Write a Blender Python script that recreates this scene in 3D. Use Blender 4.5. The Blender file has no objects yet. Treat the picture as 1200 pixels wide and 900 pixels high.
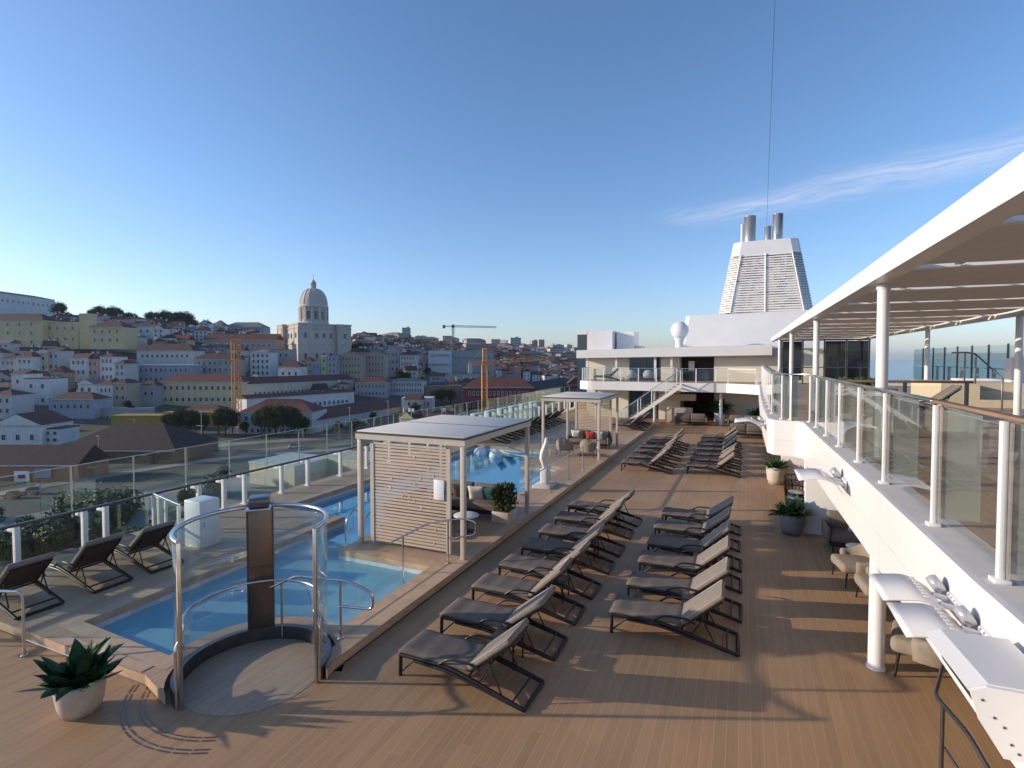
import bpy, bmesh, math, random
from mathutils import Vector, Matrix
random.seed(7)
R = math.radians
PI = math.pi
scene = bpy.context.scene
COL = scene.collection

# ------------------------------------------------------------------ camera geometry (used to survey the far town)
F, CX, HOR = 625.0, 600.0, 420.0
EYE = 4.5
PIT = R(1.8)
PSI = math.atan(271 / F)
CYP = HOR + F * math.tan(PIT)
CP, SP = math.cos(PSI), math.sin(PSI)

def ray(x, y):
    a = (x - CX) / F
    b = -(y - CYP) / F
    f = math.cos(PIT) + b * math.sin(PIT)
    u = -math.sin(PIT) + b * math.cos(PIT)
    return Vector((a * CP - f * SP, a * SP + f * CP, u))

def D(x, y, zd):                       # surveyed point at distance zd along the camera heading
    d = ray(x, y)
    t = zd / (-d.x * SP + d.y * CP)
    return Vector((d.x * t, d.y * t, EYE + d.z * t))

def uz(x, y):                          # bearing (as picture column) and distance of a world point
    r = x * CP + y * SP
    f = -x * SP + y * CP
    return (CX + F * r / f if f > 1 else -1e4, f)

# ------------------------------------------------------------------ nodes / materials
class NT:
    def __init__(s, tree):
        s.t = tree; s.n = tree.nodes; s.l = tree.links
    def node(s, kind, **kw):
        n = s.n.new(kind)
        for k, v in kw.items():
            setattr(n, k, v)
        return n
    def put(s, sock, v):
        if hasattr(v, 'is_output'):
            s.l.new(v, sock)
        elif v is not None:
            sock.default_value = v
    def math(s, op, a, b=None, c=None, clamp=False):
        n = s.node('ShaderNodeMath', operation=op, use_clamp=clamp)
        s.put(n.inputs[0], a)
        if b is not None: s.put(n.inputs[1], b)
        if c is not None: s.put(n.inputs[2], c)
        return n.outputs[0]
    def vmath(s, op, a, b=None):
        n = s.node('ShaderNodeVectorMath', operation=op)
        s.put(n.inputs[0], a)
        if b is not None: s.put(n.inputs[1], b)
        return n.outputs[0] if op not in ('DOT_PRODUCT', 'LENGTH') else n.outputs['Value']
    def coord(s, which='Object'):
        return s.node('ShaderNodeTexCoord').outputs[which]
    def noise(s, vec, scale, detail=3.0, rough=0.55):
        n = s.node('ShaderNodeTexNoise')
        s.put(n.inputs['Vector'], vec)
        n.inputs['Scale'].default_value = scale
        n.inputs['Detail'].default_value = detail
        n.inputs['Roughness'].default_value = rough
        return n.outputs[0]
    def white(s, v, dims='1D'):
        n = s.node('ShaderNodeTexWhiteNoise', noise_dimensions=dims)
        s.put(n.inputs['W' if dims == '1D' else 'Vector'], v)
        return n.outputs['Value']
    def sep(s, v):
        n = s.node('ShaderNodeSeparateXYZ'); s.put(n.inputs[0], v)
        return n.outputs
    def comb(s, x, y, z):
        n = s.node('ShaderNodeCombineXYZ')
        for i, q in enumerate((x, y, z)): s.put(n.inputs[i], q)
        return n.outputs[0]
    def ramp(s, fac, stops):
        n = s.node('ShaderNodeValToRGB'); s.put(n.inputs[0], fac)
        e = n.color_ramp.elements
        while len(e) < len(stops): e.new(0.5)
        for q, (p, c) in zip(e, stops):
            q.position = p; q.color = (*c, 1) if len(c) == 3 else c
        return n.outputs[0]
    def mix(s, fac, a, b, blend='MIX'):
        n = s.node('ShaderNodeMix', data_type='RGBA', blend_type=blend)
        s.put(n.inputs[0], fac)
        for i, v in ((6, a), (7, b)):
            if isinstance(v, tuple): v = (*v, 1) if len(v) == 3 else v
            s.put(n.inputs[i], v)
        return n.outputs[2]
    def bump(s, h, strength=0.3, dist=0.01):
        n = s.node('ShaderNodeBump')
        n.inputs['Strength'].default_value = strength
        n.inputs['Distance'].default_value = dist
        s.put(n.inputs['Height'], h)
        return n.outputs[0]

def newmat(name):
    m = bpy.data.materials.new(name); m.use_nodes = True
    t = NT(m.node_tree)
    return m, t, t.n['Principled BSDF']

def plain(name, col, rough=0.5, metal=0.0, var=0.12, scale=6.0, bump=0.0, spec=0.5, bscale=None):
    m, t, b = newmat(name)
    co = t.coord()
    n = t.noise(co, scale, 4)
    lo = tuple(max(0, c * (1 - var)) for c in col); hi = tuple(min(1, c * (1 + var)) for c in col)
    t.put(b.inputs['Base Color'], t.ramp(n, [(0.3, lo), (0.7, hi)]))
    t.put(b.inputs['Roughness'], t.math('ADD', rough - 0.06, t.math('MULTIPLY', n, 0.12)))
    b.inputs['Metallic'].default_value = metal
    b.inputs['Specular IOR Level'].default_value = spec
    if bump:
        t.put(b.inputs['Normal'], t.bump(t.noise(co, bscale or scale * 6, 3), bump, 0.01))
    return m

def planks(name, col, pitch, seam, seamcol, axis=0, joint=2.2, rough=0.55, var=0.16, grain=0.25):
    m, t, b = newmat(name)
    g = t.sep(t.coord())
    u, v = (g[0], g[1]) if axis == 0 else (g[1], g[0])
    q = t.math('DIVIDE', u, pitch)
    idx = t.math('FLOOR', q)
    fr = t.math('FRACT', q)
    rnd = t.white(idx)
    v2 = t.math('ADD', t.math('DIVIDE', v, joint), t.math('MULTIPLY', rnd, 7.3))
    cell = t.white(t.comb(idx, t.math('FLOOR', v2), 0.0), '3D')
    s1 = t.math('LESS_THAN', fr, seam / pitch)
    s2 = t.math('LESS_THAN', t.math('FRACT', v2), 0.5 * seam / joint)
    sm = t.math('MAXIMUM', s1, s2)
    gv = t.comb(t.math('MULTIPLY', u, 40.0), t.math('MULTIPLY', v, 1.6), cell)
    gr = t.noise(gv, 1.0, 4)
    big = t.noise(t.coord(), 0.5, 3)
    lo = tuple(c * (1 - var) for c in col); hi = tuple(c * (1 + var) for c in col)
    base = t.ramp(cell, [(0.0, lo), (1.0, hi)])
    base = t.mix(grain, base, t.ramp(gr, [(0.3, tuple(c * 0.55 for c in col)), (0.7, tuple(min(1, c * 1.3) for c in col))]))
    base = t.mix(t.math('MULTIPLY', t.ramp(big, [(0.42, (0, 0, 0)), (0.72, (1, 1, 1))]), 0.40), base, tuple(c * 0.62 for c in col))
    fin = t.mix(sm, base, seamcol)
    t.put(b.inputs['Base Color'], fin)
    t.put(b.inputs['Roughness'], t.math('ADD', rough - 0.1, t.math('MULTIPLY', big, 0.2)))
    b.inputs['Specular IOR Level'].default_value = 0.35
    h = t.math('SUBTRACT', t.math('MULTIPLY', gr, 0.25), sm)
    t.put(b.inputs['Normal'], t.bump(h, 0.25, 0.004))
    return m

def glass(name, tint, tr=0.92, rough=0.02):
    m, t, b = newmat(name)
    t.n.remove(b)
    out = t.n['Material Output']
    tb = t.node('ShaderNodeBsdfTransparent'); tb.inputs[0].default_value = (*[c * tr for c in tint], 1)
    gb = t.node('ShaderNodeBsdfGlossy'); gb.inputs['Roughness'].default_value = rough
    gb.inputs[0].default_value = (0.95, 0.97, 1, 1)
    lw = t.node('ShaderNodeLayerWeight'); lw.inputs[0].default_value = 0.5      # Schlick, the same for both faces of the pane
    sm = t.noise(t.coord(), 1.7, 4)
    fac = t.math('ADD', t.math('ADD', t.math('MULTIPLY', t.math('POWER', lw.outputs['Facing'], 5.0), 0.7), 0.042), t.math('MULTIPLY', sm, 0.012))
    mx = t.node('ShaderNodeMixShader')
    t.put(mx.inputs[0], fac); t.put(mx.inputs[1], tb.outputs[0]); t.put(mx.inputs[2], gb.outputs[0])
    t.l.new(mx.outputs[0], out.inputs[0])
    return m

def watermat(name, tint, body, scatter, bumps=0.12, scale=2.4):
    m, t, b = newmat(name)
    t.n.remove(b)
    out = t.n['Material Output']
    co = t.coord()
    h = t.noise(t.vmath('MULTIPLY', co, (1.0, 1.6, 1.0)), scale, 3)
    nb = t.bump(h, bumps, 0.03)
    tb = t.node('ShaderNodeBsdfTransparent'); tb.inputs[0].default_value = (*tint, 1)
    gb = t.node('ShaderNodeBsdfGlossy'); gb.inputs['Roughness'].default_value = 0.03
    t.put(gb.inputs['Normal'], nb)
    fr = t.node('ShaderNodeFresnel'); fr.inputs[0].default_value = 1.33
    t.put(fr.inputs['Normal'], nb)
    mx = t.node('ShaderNodeMixShader')
    db = t.node('ShaderNodeBsdfDiffuse'); db.inputs[0].default_value = (*body, 1)      # light scattered back by the water itself
    m0 = t.node('ShaderNodeMixShader'); m0.inputs[0].default_value = scatter
    t.put(m0.inputs[1], tb.outputs[0]); t.put(m0.inputs[2], db.outputs[0])
    t.put(mx.inputs[0], t.math('MULTIPLY', fr.outputs[0], 0.5)); t.put(mx.inputs[1], m0.outputs[0]); t.put(mx.inputs[2], gb.outputs[0])
    t.l.new(mx.outputs[0], out.inputs[0])
    return m

def tiles(name, col, pitch, grout, var=0.08):
    m, t, b = newmat(name)
    g = t.sep(t.coord())
    qs = [t.math('DIVIDE', g[i], pitch) for i in range(3)]
    fl = [t.math('FLOOR', q) for q in qs]
    cell = t.white(t.comb(*fl), '3D')
    # grout only along the two horizontal axes of the floor
    e = t.math('MAXIMUM', t.math('LESS_THAN', t.math('FRACT', qs[0]), 0.07), t.math('LESS_THAN', t.math('FRACT', qs[1]), 0.07))
    base = t.ramp(cell, [(0, tuple(c * (1 - var) for c in col)), (1, tuple(min(1, c * (1 + var)) for c in col))])
    t.put(b.inputs['Base Color'], t.mix(e, base, grout))
    b.inputs['Roughness'].default_value = 0.35
    return m

def facade(name, col, var=0.1):
    m, t, b = newmat(name)
    co = t.coord()
    n = t.noise(co, 0.35, 5, 0.65)
    g = t.sep(co)
    streak = t.noise(t.comb(t.math('MULTIPLY', g[0], 1.2), t.math('MULTIPLY', g[1], 1.2), t.math('MULTIPLY', g[2], 0.12)), 1.0, 4)
    f = t.math('MULTIPLY', t.math('ADD', n, streak), 0.5)
    t.put(b.inputs['Base Color'], t.ramp(f, [(0.3, tuple(c * (1 - 2.2 * var) for c in col)), (0.55, col), (0.75, tuple(min(1, c * (1 + var)) for c in col))]))
    b.inputs['Roughness'].default_value = 0.85
    b.inputs['Specular IOR Level'].default_value = 0.2
    return m

def roofmat(name, col):
    m, t, b = newmat(name)
    co = t.coord()
    n = t.noise(co, 0.6, 5, 0.7)
    n2 = t.noise(co, 6.0, 3)
    c = t.ramp(n, [(0.3, tuple(q * 0.6 for q in col)), (0.7, tuple(min(1, q * 1.3) for q in col))])
    t.put(b.inputs['Base Color'], t.mix(t.math('MULTIPLY', n2, 0.4), c, (0.10, 0.07, 0.055)))
    zf = t.math('FRACT', t.math('DIVIDE', t.sep(co)[2], 0.16))
    b.inputs['Roughness'].default_value = 0.9
    t.put(b.inputs['Normal'], t.bump(t.math('ADD', n2, zf), 0.6, 0.08))
    return m

def leafmat(name, a, bcol, rough=0.55):
    m, t, b = newmat(name)
    oi = t.node('ShaderNodeObjectInfo')
    n = t.noise(t.coord(), 1.3, 4)
    t.put(b.inputs['Base Color'], t.ramp(n, [(0.3, a), (0.72, bcol)]))
    b.inputs['Roughness'].default_value = rough
    b.inputs['Specular IOR Level'].default_value = 0.25 if rough < .7 else 0.05
    return m

def steelplate(name, col, pitch=2.6):
    m, t, b = newmat(name)
    co = t.coord(); g = t.sep(co)
    fr = t.math('FRACT', t.math('DIVIDE', t.math('ADD', g[1], t.math('MULTIPLY', g[0], 0.35)), pitch))
    seam = t.math('LESS_THAN', fr, 0.006)
    st = t.noise(t.comb(t.math('MULTIPLY', g[0], 3.0), t.math('MULTIPLY', g[1], 3.0), t.math('MULTIPLY', g[2], 0.35)), 1.0, 5)
    n = t.noise(co, 0.8, 4)
    base = t.ramp(n, [(0.3, tuple(c * .95 for c in col)), (0.7, col)])
    base = t.mix(t.math('MULTIPLY', t.ramp(st, [(.55, (0, 0, 0)), (.8, (1, 1, 1))]), .16), base, (0.50, 0.43, 0.35))
    t.put(b.inputs['Base Color'], t.mix(t.math('MULTIPLY', seam, .35), base, (0.42, 0.40, 0.37)))
    b.inputs['Roughness'].default_value = 0.36
    t.put(b.inputs['Normal'], t.bump(t.math('ADD', n, t.math('MULTIPLY', seam, -.3)), .35, .012))
    return m

M = {}
M['plate'] = steelplate('white_steel_plate', (0.74, 0.73, 0.715))
M['deck'] = planks('deck_planks', (0.40, 0.242, 0.126), 0.135, 0.006, (0.47, 0.335, 0.22), 0, 3.0, var=0.10, grain=0.2)
M['deck_up'] = planks('upper_deck_planks', (0.47, 0.32, 0.205), 0.135, 0.007, (0.33, 0.22, 0.14), 0, 3.0)
M['teak'] = planks('terrace_planks', (0.48, 0.325, 0.205), 0.07, 0.006, (0.20, 0.14, 0.10), 0, 1.8, var=0.12)
M['coping'] = plain('coping', (0.50, 0.345, 0.225), 0.6, var=0.14, scale=4)
M['shower_floor'] = planks('shower_mosaic', (0.46, 0.35, 0.25), 0.035, 0.010, (0.30, 0.22, 0.16), 0, 0.6)
M['white'] = plain('white_paint', (0.74, 0.73, 0.715), 0.38, var=0.03, scale=1.2, spec=0.5)
M['cream'] = plain('cream_paint', (0.74, 0.68, 0.55), 0.5, var=0.04, scale=1.0)
M['grey_slab'] = plain('grey_white_roof', (0.64, 0.60, 0.55), 0.85, var=0.04, spec=0.15)
M['greige'] = plain('greige_paint', (0.50, 0.44, 0.37), 0.5, var=0.05)
M['slat'] = planks('slat_wood', (0.57, 0.45, 0.34), 0.3, 0.0, (0.4, 0.3, 0.2), 2, 1.5, var=0.06, grain=0.15)
M['black'] = plain('black_edge', (0.025, 0.025, 0.027), 0.5)
M['frame'] = plain('bronze_frame', (0.022, 0.019, 0.018), 0.38, 0.3)
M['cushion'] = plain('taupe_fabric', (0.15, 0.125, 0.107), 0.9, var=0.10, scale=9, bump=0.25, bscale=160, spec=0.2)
M['cushion_sunlit'] = plain('taupe_fabric_sunlit', (0.235, 0.198, 0.165), 0.9, var=0.10, scale=9, bump=0.25, bscale=160, spec=0.2)  # same taupe as the seats, lightened to paint sunlight onto the backrests
M['sling'] = plain('brown_sling', (0.055, 0.043, 0.037), 0.8, var=0.1, bump=0.2, bscale=200)
M['steel'] = plain('steel', (0.62, 0.60, 0.58), 0.22, 1.0, var=0.06)
M['bronze'] = plain('bronze_panel', (0.17, 0.135, 0.11), 0.32, 0.75, var=0.12, scale=3)
M['darksteel'] = plain('dark_steel', (0.13, 0.13, 0.14), 0.3, 0.8)
M['rail_dark'] = plain('dark_rail', (0.10, 0.09, 0.085), 0.45, 0.2)
M['wood_rail'] = planks('wood_rail', (0.27, 0.17, 0.115), 0.5, 0.0, (0.2, 0.1, 0.05), 0, 2.0)
M['glass'] = glass('clear_glass', (0.97, 0.985, 0.98), 0.99)
M['glass_green'] = glass('green_glass', (0.87, 0.95, 0.925), 0.975)
M['glass_dark'] = plain('dark_glazing', (0.012, 0.017, 0.022), 0.06, 0.0, spec=0.8)
M['glass_blue'] = plain('blue_glazing', (0.018, 0.035, 0.055), 0.07, 0.0, spec=0.8)
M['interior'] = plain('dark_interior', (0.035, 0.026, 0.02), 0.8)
M['pool_tile'] = tiles('pool_tile_pale', (0.50, 0.76, 0.84), 0.12, (0.44, 0.68, 0.76))
M['pool_deep'] = tiles('pool_tile_blue', (0.06, 0.52, 0.76), 0.12, (0.05, 0.46, 0.68))
M['pool_rim'] = tiles('pool_rim_tile', (0.62, 0.66, 0.68), 0.06, (0.5, 0.55, 0.58))
def frosted(name, col, through):
    m, t, b = newmat(name); t.n.remove(b); out = t.n['Material Output']
    tb = t.node('ShaderNodeBsdfTransparent'); tb.inputs[0].default_value = (.93, .96, .94, 1)
    db = t.node('ShaderNodeBsdfPrincipled'); db.inputs['Base Color'].default_value = (*col, 1); db.inputs['Roughness'].default_value = .25
    mx = t.node('ShaderNodeMixShader'); n = t.noise(t.coord(), 2.0, 3)
    t.put(mx.inputs[0], t.math('ADD', 1 - through - .05, t.math('MULTIPLY', n, .1))); t.put(mx.inputs[1], tb.outputs[0]); t.put(mx.inputs[2], db.outputs[0])
    t.l.new(mx.outputs[0], out.inputs[0]); return m
M['frost'] = frosted('frosted_glass', (.50, .54, .49), .52)
M['edge'] = plain('polished_glass_edge', (.42, .56, .50), .25)
M['water'] = watermat('pool_water', (0.86, 0.96, 0.98), (0.38, 0.68, 0.78), .46)
M['water_deep'] = watermat('pool_water_deep', (0.80, 0.95, 0.98), (0.02, 0.43, 0.68), .60)
M['hull'] = plain('hull_white', (0.75, 0.75, 0.76), 0.4, var=0.04, scale=0.2)
M['pot'] = plain('stone_pot', (0.50, 0.44, 0.37), 0.7, var=0.12, scale=8, bump=0.15)
M['pot_grey'] = plain('grey_pot', (0.20, 0.20, 0.21), 0.65, var=0.1)
M['soil'] = plain('soil', (0.05, 0.035, 0.025), 0.95, var=0.3, scale=30, bump=0.5)
M['leaf'] = leafmat('leaf_dark', (0.012, 0.045, 0.018), (0.035, 0.10, 0.035))
M['leaf_mid'] = leafmat('leaf_mid', (0.03, 0.085, 0.02), (0.09, 0.17, 0.05))
M['leaf_olive'] = leafmat('leaf_olive', (0.035, 0.05, 0.018), (0.10, 0.12, 0.045))
M['crown'] = leafmat('crown_leaf', (0.010, 0.022, 0.010), (0.05, 0.07, 0.026), .9)
M['bark'] = plain('bark', (0.08, 0.06, 0.045), 0.9, bump=0.4)
M['sofa'] = plain('sofa_fabric', (0.17, 0.14, 0.12), 0.95, var=0.1, scale=12, bump=0.2, bscale=140, spec=0.2)
M['chair_fabric'] = plain('chair_fabric', (0.26, 0.215, 0.17), 0.95, var=0.1, scale=12, bump=0.2, bscale=140, spec=0.2)
M['pillow_white'] = plain('pillow_white', (0.66, 0.64, 0.60), 0.95, var=0.05, bump=0.15, bscale=120)
M['pillow_green'] = plain('pillow_green', (0.015, 0.10, 0.095), 0.95)
M['pillow_red'] = plain('pillow_red', (0.42, 0.055, 0.045), 0.95)
M['pillow_navy'] = plain('pillow_navy', (0.018, 0.03, 0.06), 0.95)
M['pillow_grey'] = plain('pillow_grey', (0.33, 0.34, 0.36), 0.95, var=0.15, scale=20)
M['pillow_dark'] = plain('pillow_dark', (0.05, 0.035, 0.03), 0.95)
M['paper'] = plain('notice_white', (0.78, 0.79, 0.80), 0.5, var=0.03)
M['louvre'] = plain('louvre_white', (0.80, 0.78, 0.74), 0.45, var=0.04)
M['funnel_in'] = plain('funnel_inside', (0.74, 0.73, 0.71), 0.7)
M['pipe'] = plain('exhaust_steel', (0.46, 0.50, 0.56), 0.38, 0.75, var=0.02, scale=0.5)
M['canvas'] = plain('canopy_canvas', (0.68, 0.67, 0.66), 0.9, var=0.05, scale=3)
M['step'] = plain('cream_step', (0.62, 0.53, 0.38), 0.6, var=0.06)
M['ball'] = plain('float_ball', (0.72, 0.74, 0.80), 0.4, var=0.03)
M['lampglass'] = plain('lamp_lens', (0.42, 0.44, 0.47), 0.25, 0.3)
M['wicker'] = plain('dark_wicker', (0.035, 0.028, 0.024), 0.7)
# town
M['win'] = plain('town_glass', (0.02, 0.023, 0.03), 0.15, var=0.3, scale=0.3)
M['winframe'] = plain('town_window_frame', (0.50, 0.49, 0.47), 0.7)
M['roof_red'] = roofmat('roof_tile_red', (0.135, 0.042, 0.030))
M['roof_brown'] = roofmat('roof_tile_brown', (0.085, 0.040, 0.032))
M['roof_dark'] = roofmat('roof_dark', (0.034, 0.019, 0.018))
M['roof_grey'] = roofmat('roof_grey', (0.20, 0.20, 0.20))
FC = {'white': (0.66, 0.66, 0.65), 'cream': (0.58, 0.52, 0.41), 'yellow': (0.60, 0.44, 0.16), 'pale yellow': (0.60, 0.51, 0.30),
      'grey': (0.36, 0.37, 0.37), 'beige': (0.42, 0.36, 0.28), 'pink': (0.52, 0.36, 0.33), 'blue': (0.24, 0.38, 0.56),
      'green': (0.38, 0.50, 0.25), 'blue grey': (0.33, 0.37, 0.43), 'dark red': (0.20, 0.05, 0.05), 'orange': (0.42, 0.20, 0.13),
      'ochre': (0.42, 0.28, 0.07), 'light grey': (0.52, 0.53, 0.53), 'brown': (0.22, 0.15, 0.11)}
for k, c in FC.items():
    M['f_' + k] = facade('plaster_' + k.replace(' ', '_'), tuple(q * .92 for q in c))
M['stone'] = facade('limestone', (0.52, 0.475, 0.41), 0.10)
M['crane'] = plain('crane_orange', (0.62, 0.27, 0.05), 0.55, var=0.1)
M['crane_grey'] = plain('crane_grey', (0.16, 0.17, 0.18), 0.6)
M['asphalt'] = plain('asphalt', (0.085, 0.083, 0.08), 0.9, var=0.25, scale=0.15)
M['paving'] = plain('paving', (0.26, 0.25, 0.23), 0.9, var=0.3, scale=0.08)
M['line'] = plain('road_paint', (0.62, 0.62, 0.60), 0.7)

# ------------------------------------------------------------------ mesh builder
class MB:
    def __init__(s):
        s.v = []; s.f = []; s.m = []; s.sm = []
    def add(s, vs, fs, mat=0, smooth=False, T=None):
        o = len(s.v)
        s.v += [tuple(T @ Vector(p)) if T else tuple(p) for p in vs]
        for f in fs:
            s.f.append(tuple(o + i for i in f)); s.m.append(mat); s.sm.append(smooth)
        return s
    def box(s, c, size, rot=None, mat=0, bev=0.0):
        hx, hy, hz = (q / 2 for q in size)
        T = Matrix.Translation(Vector(c))
        if rot is not None:
            T = T @ (rot if isinstance(rot, Matrix) else Matrix.Rotation(rot, 4, 'Z'))
        if bev <= 0:
            vs = [(x, y, z) for x in (-hx, hx) for y in (-hy, hy) for z in (-hz, hz)]
            fs = [(0, 1, 3, 2), (4, 6, 7, 5), (0, 4, 5, 1), (2, 3, 7, 6), (0, 2, 6, 4), (1, 5, 7, 3)]
            return s.add(vs, fs, mat, False, T)
        bm = bmesh.new()
        bmesh.ops.create_cube(bm, size=1.0)
        for v in bm.verts: v.co = Vector((v.co.x * size[0], v.co.y * size[1], v.co.z * size[2]))
        b = min(bev, 0.49 * min(size))
        bmesh.ops.bevel(bm, geom=bm.edges[:], offset=b, segments=2 if b < 0.03 else 3, profile=0.5, affect='EDGES')
        bm.verts.index_update()
        s.add([v.co[:] for v in bm.verts], [[v.index for v in f.verts] for f in bm.faces], mat, True, T)
        bm.free()
        return s
    def b2(s, x0, x1, y0, y1, z0, z1, mat=0, bev=0.0):
        return s.box(((x0 + x1) / 2, (y0 + y1) / 2, (z0 + z1) / 2), (abs(x1 - x0), abs(y1 - y0), abs(z1 - z0)), None, mat, bev)
    def prism(s, poly, z0, z1, mat=0, mat_side=None, T=None):
        n = len(poly)
        vs = [(x, y, z0) for x, y in poly] + [(x, y, z1) for x, y in poly]
        s.add(vs, [tuple(range(n))[::-1], tuple(range(n, 2 * n))], mat, False, T)
        s.add(vs, [(i, (i + 1) % n, n + (i + 1) % n, n + i) for i in range(n)], mat if mat_side is None else mat_side, False, T)
        return s
    def tube(s, pts, r, seg=8, mat=0, closed=False, flat=None):
        pts = [Vector(p) for p in pts]
        n = len(pts)
        rad = r if isinstance(r, (list, tuple)) else [r] * n
        vs = []; fs = []
        up = None
        for i, p in enumerate(pts):
            a = pts[i - 1] if (i > 0 or closed) else p
            b = pts[(i + 1) % n] if (i < n - 1 or closed) else p
            d = (b - a).normalized()
            if up is None:
                up = Vector((0, 0, 1)) if abs(d.z) < 0.9 else Vector((1, 0, 0))
            side = d.cross(up)
            if side.length < 1e-5: side = d.orthogonal()
            side.normalize(); up = side.cross(d).normalized()
            ry = rad[i] * (flat or 1.0)
            for k in range(seg):
                an = 2 * PI * k / seg
                vs.append(p + side * math.cos(an) * rad[i] + up * math.sin(an) * ry)
        for i in range(n if closed else n - 1):
            j = (i + 1) % n
            for k in range(seg):
                l = (k + 1) % seg
                fs.append((i * seg + k, i * seg + l, j * seg + l, j * seg + k))
        s.add(vs, fs, mat, True)
        if not closed:
            s.add(vs[:seg], [tuple(range(seg))], mat); s.add(vs[-seg:], [tuple(range(seg))[::-1]], mat)
        return s
    def cyl(s, p, r, h, seg=16, mat=0, r2=None):
        p = Vector(p)
        return s.tube([p, p + Vector((0, 0, h))], [r, r if r2 is None else r2], seg, mat)
    def lathe(s, prof, seg=24, mat=0, T=None):
        vs = []; n = len(prof)
        for k in range(seg):
            a = 2 * PI * k / seg
            vs += [(r * math.cos(a), r * math.sin(a), z) for r, z in prof]
        fs = [(k * n + i, ((k + 1) % seg) * n + i, ((k + 1) % seg) * n + i + 1, k * n + i + 1) for k in range(seg) for i in range(n - 1)]
        return s.add(vs, fs, mat, True, T)
    def build(s, name, mats, parent=None, loc=(0, 0, 0), rz=0.0):
        me = bpy.data.meshes.new(name)
        me.from_pydata(s.v, [], s.f)
        me.polygons.foreach_set('material_index', s.m)
        me.polygons.foreach_set('use_smooth', s.sm)
        for q in (mats if isinstance(mats, (list, tuple)) else [mats]):
            me.materials.append(M[q] if isinstance(q, str) else q)
        me.update()
        bm = bmesh.new(); bm.from_mesh(me)
        bmesh.ops.recalc_face_normals(bm, faces=bm.faces[:])
        bm.to_mesh(me); bm.free()
        o = bpy.data.objects.new(name, me)
        COL.objects.link(o)
        o.location = loc; o.rotation_euler = (0, 0, rz)
        if parent is not None: o.parent = parent
        return o

def tag(o, label=None, cat=None, group=None, kind=None):
    if label: o['label'] = label
    if cat: o['category'] = cat
    if group: o['group'] = group
    if kind: o['kind'] = kind
    return o

def thing(name, label, cat, loc=(0, 0, 0), rz=0.0, group=None):
    o = bpy.data.objects.new(name, None)
    COL.objects.link(o)
    o.empty_display_size = 0.2
    o.location = loc; o.rotation_euler = (0, 0, rz)
    return tag(o, label, cat, group)

def copy_tree(o, parent=None):
    c = o.copy(); COL.objects.link(c)
    if parent is not None: c.parent = parent
    for ch in list(o.children): copy_tree(ch, c)
    return c

def dup(o, loc, rz=0.0, label=None, group=None):
    c = copy_tree(o)
    c.location = loc; c.rotation_euler = (0, 0, rz)
    if label: c['label'] = label
    if group: c['group'] = group
    return c

def struct(o):
    o['kind'] = 'structure'
    return o

def fillet(pts, r, seg=5):
    pts = [Vector(p) for p in pts]
    out = [pts[0]]
    for i in range(1, len(pts) - 1):
        p = pts[i]; a = pts[i - 1] - p; b = pts[i + 1] - p
        q = min(r, a.length * 0.45, b.length * 0.45)
        A = p + a.normalized() * q; B = p + b.normalized() * q
        for k in range(seg + 1):
            t = k / seg
            out.append(A * (1 - t) ** 2 + p * 2 * t * (1 - t) + B * t * t)
    out.append(pts[-1])
    return out

def ordw(i):
    return ['first', 'second', 'third', 'fourth', 'fifth', 'sixth', 'seventh', 'eighth', 'ninth', 'tenth', 'eleventh', 'twelfth', 'thirteenth', 'fourteenth', 'fifteenth', 'sixteenth', 'seventeenth', 'eighteenth', 'nineteenth', 'twentieth'][i]

# ================================================================== SHIP: hull, decks, pool
def offset_poly(poly, d):
    n = len(poly); out = []
    for i in range(n):
        p0 = Vector(poly[i - 1]); p1 = Vector(poly[i]); p2 = Vector(poly[(i + 1) % n])
        e1 = (p1 - p0).normalized(); e2 = (p2 - p1).normalized()
        n1 = Vector((e1.y, -e1.x)); n2 = Vector((e2.y, -e2.x))
        b = (n1 + n2); 
        if b.length < 1e-6: b = n1
        b.normalize()
        c = max(0.3, b.dot(n1))
        out.append(tuple(p1 + b * (d / c)))
    return out

SC = Vector((-6.35, 5.42))            # shower centre
def arc(c, r, a0, a1, n):
    return [(c[0] + r * math.cos(R(a0 + (a1 - a0) * k / n)), c[1] + r * math.sin(R(a0 + (a1 - a0) * k / n))) for k in range(n + 1)]

POOL = [(-9.95, 5.15)] + arc(SC, 1.36, 196, 74, 12) + [(-5.95, 6.95), (-5.95, 9.45), (-8.4, 9.45), (-8.4, 15.4), (-6.6, 15.4),
        (-6.6, 20.3), (-8.4, 20.3), (-8.4, 23.8), (-12.3, 23.8), (-12.3, 11.5), (-10.0, 11.5)]
ZT = 0.15
b = MB(); b.b2(-14.2, 14.4, -60, 130, -31, -1.6); struct(b.build('ship_hull', 'hull'))
b = MB()
b.prism([(-14.1, -14), (14.3, -14), (14.3, 4.6), (-14.1, 4.6)], -0.25, 0)
b.prism([(-5.35, 4.6), (14.3, 4.6), (14.3, 60), (-5.35, 60)], -0.25, 0)
b.prism([(-14.1, 36), (-5.35, 36), (-5.35, 60), (-14.1, 60)], -0.25, 0)
b.prism([(-7.45, 4.6), (-5.35, 4.6), (-5.35, 5.9)] + arc(SC, 1.22, 25, 190, 14), -0.25, 0)
struct(b.build('pool_deck', 'deck'))
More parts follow.
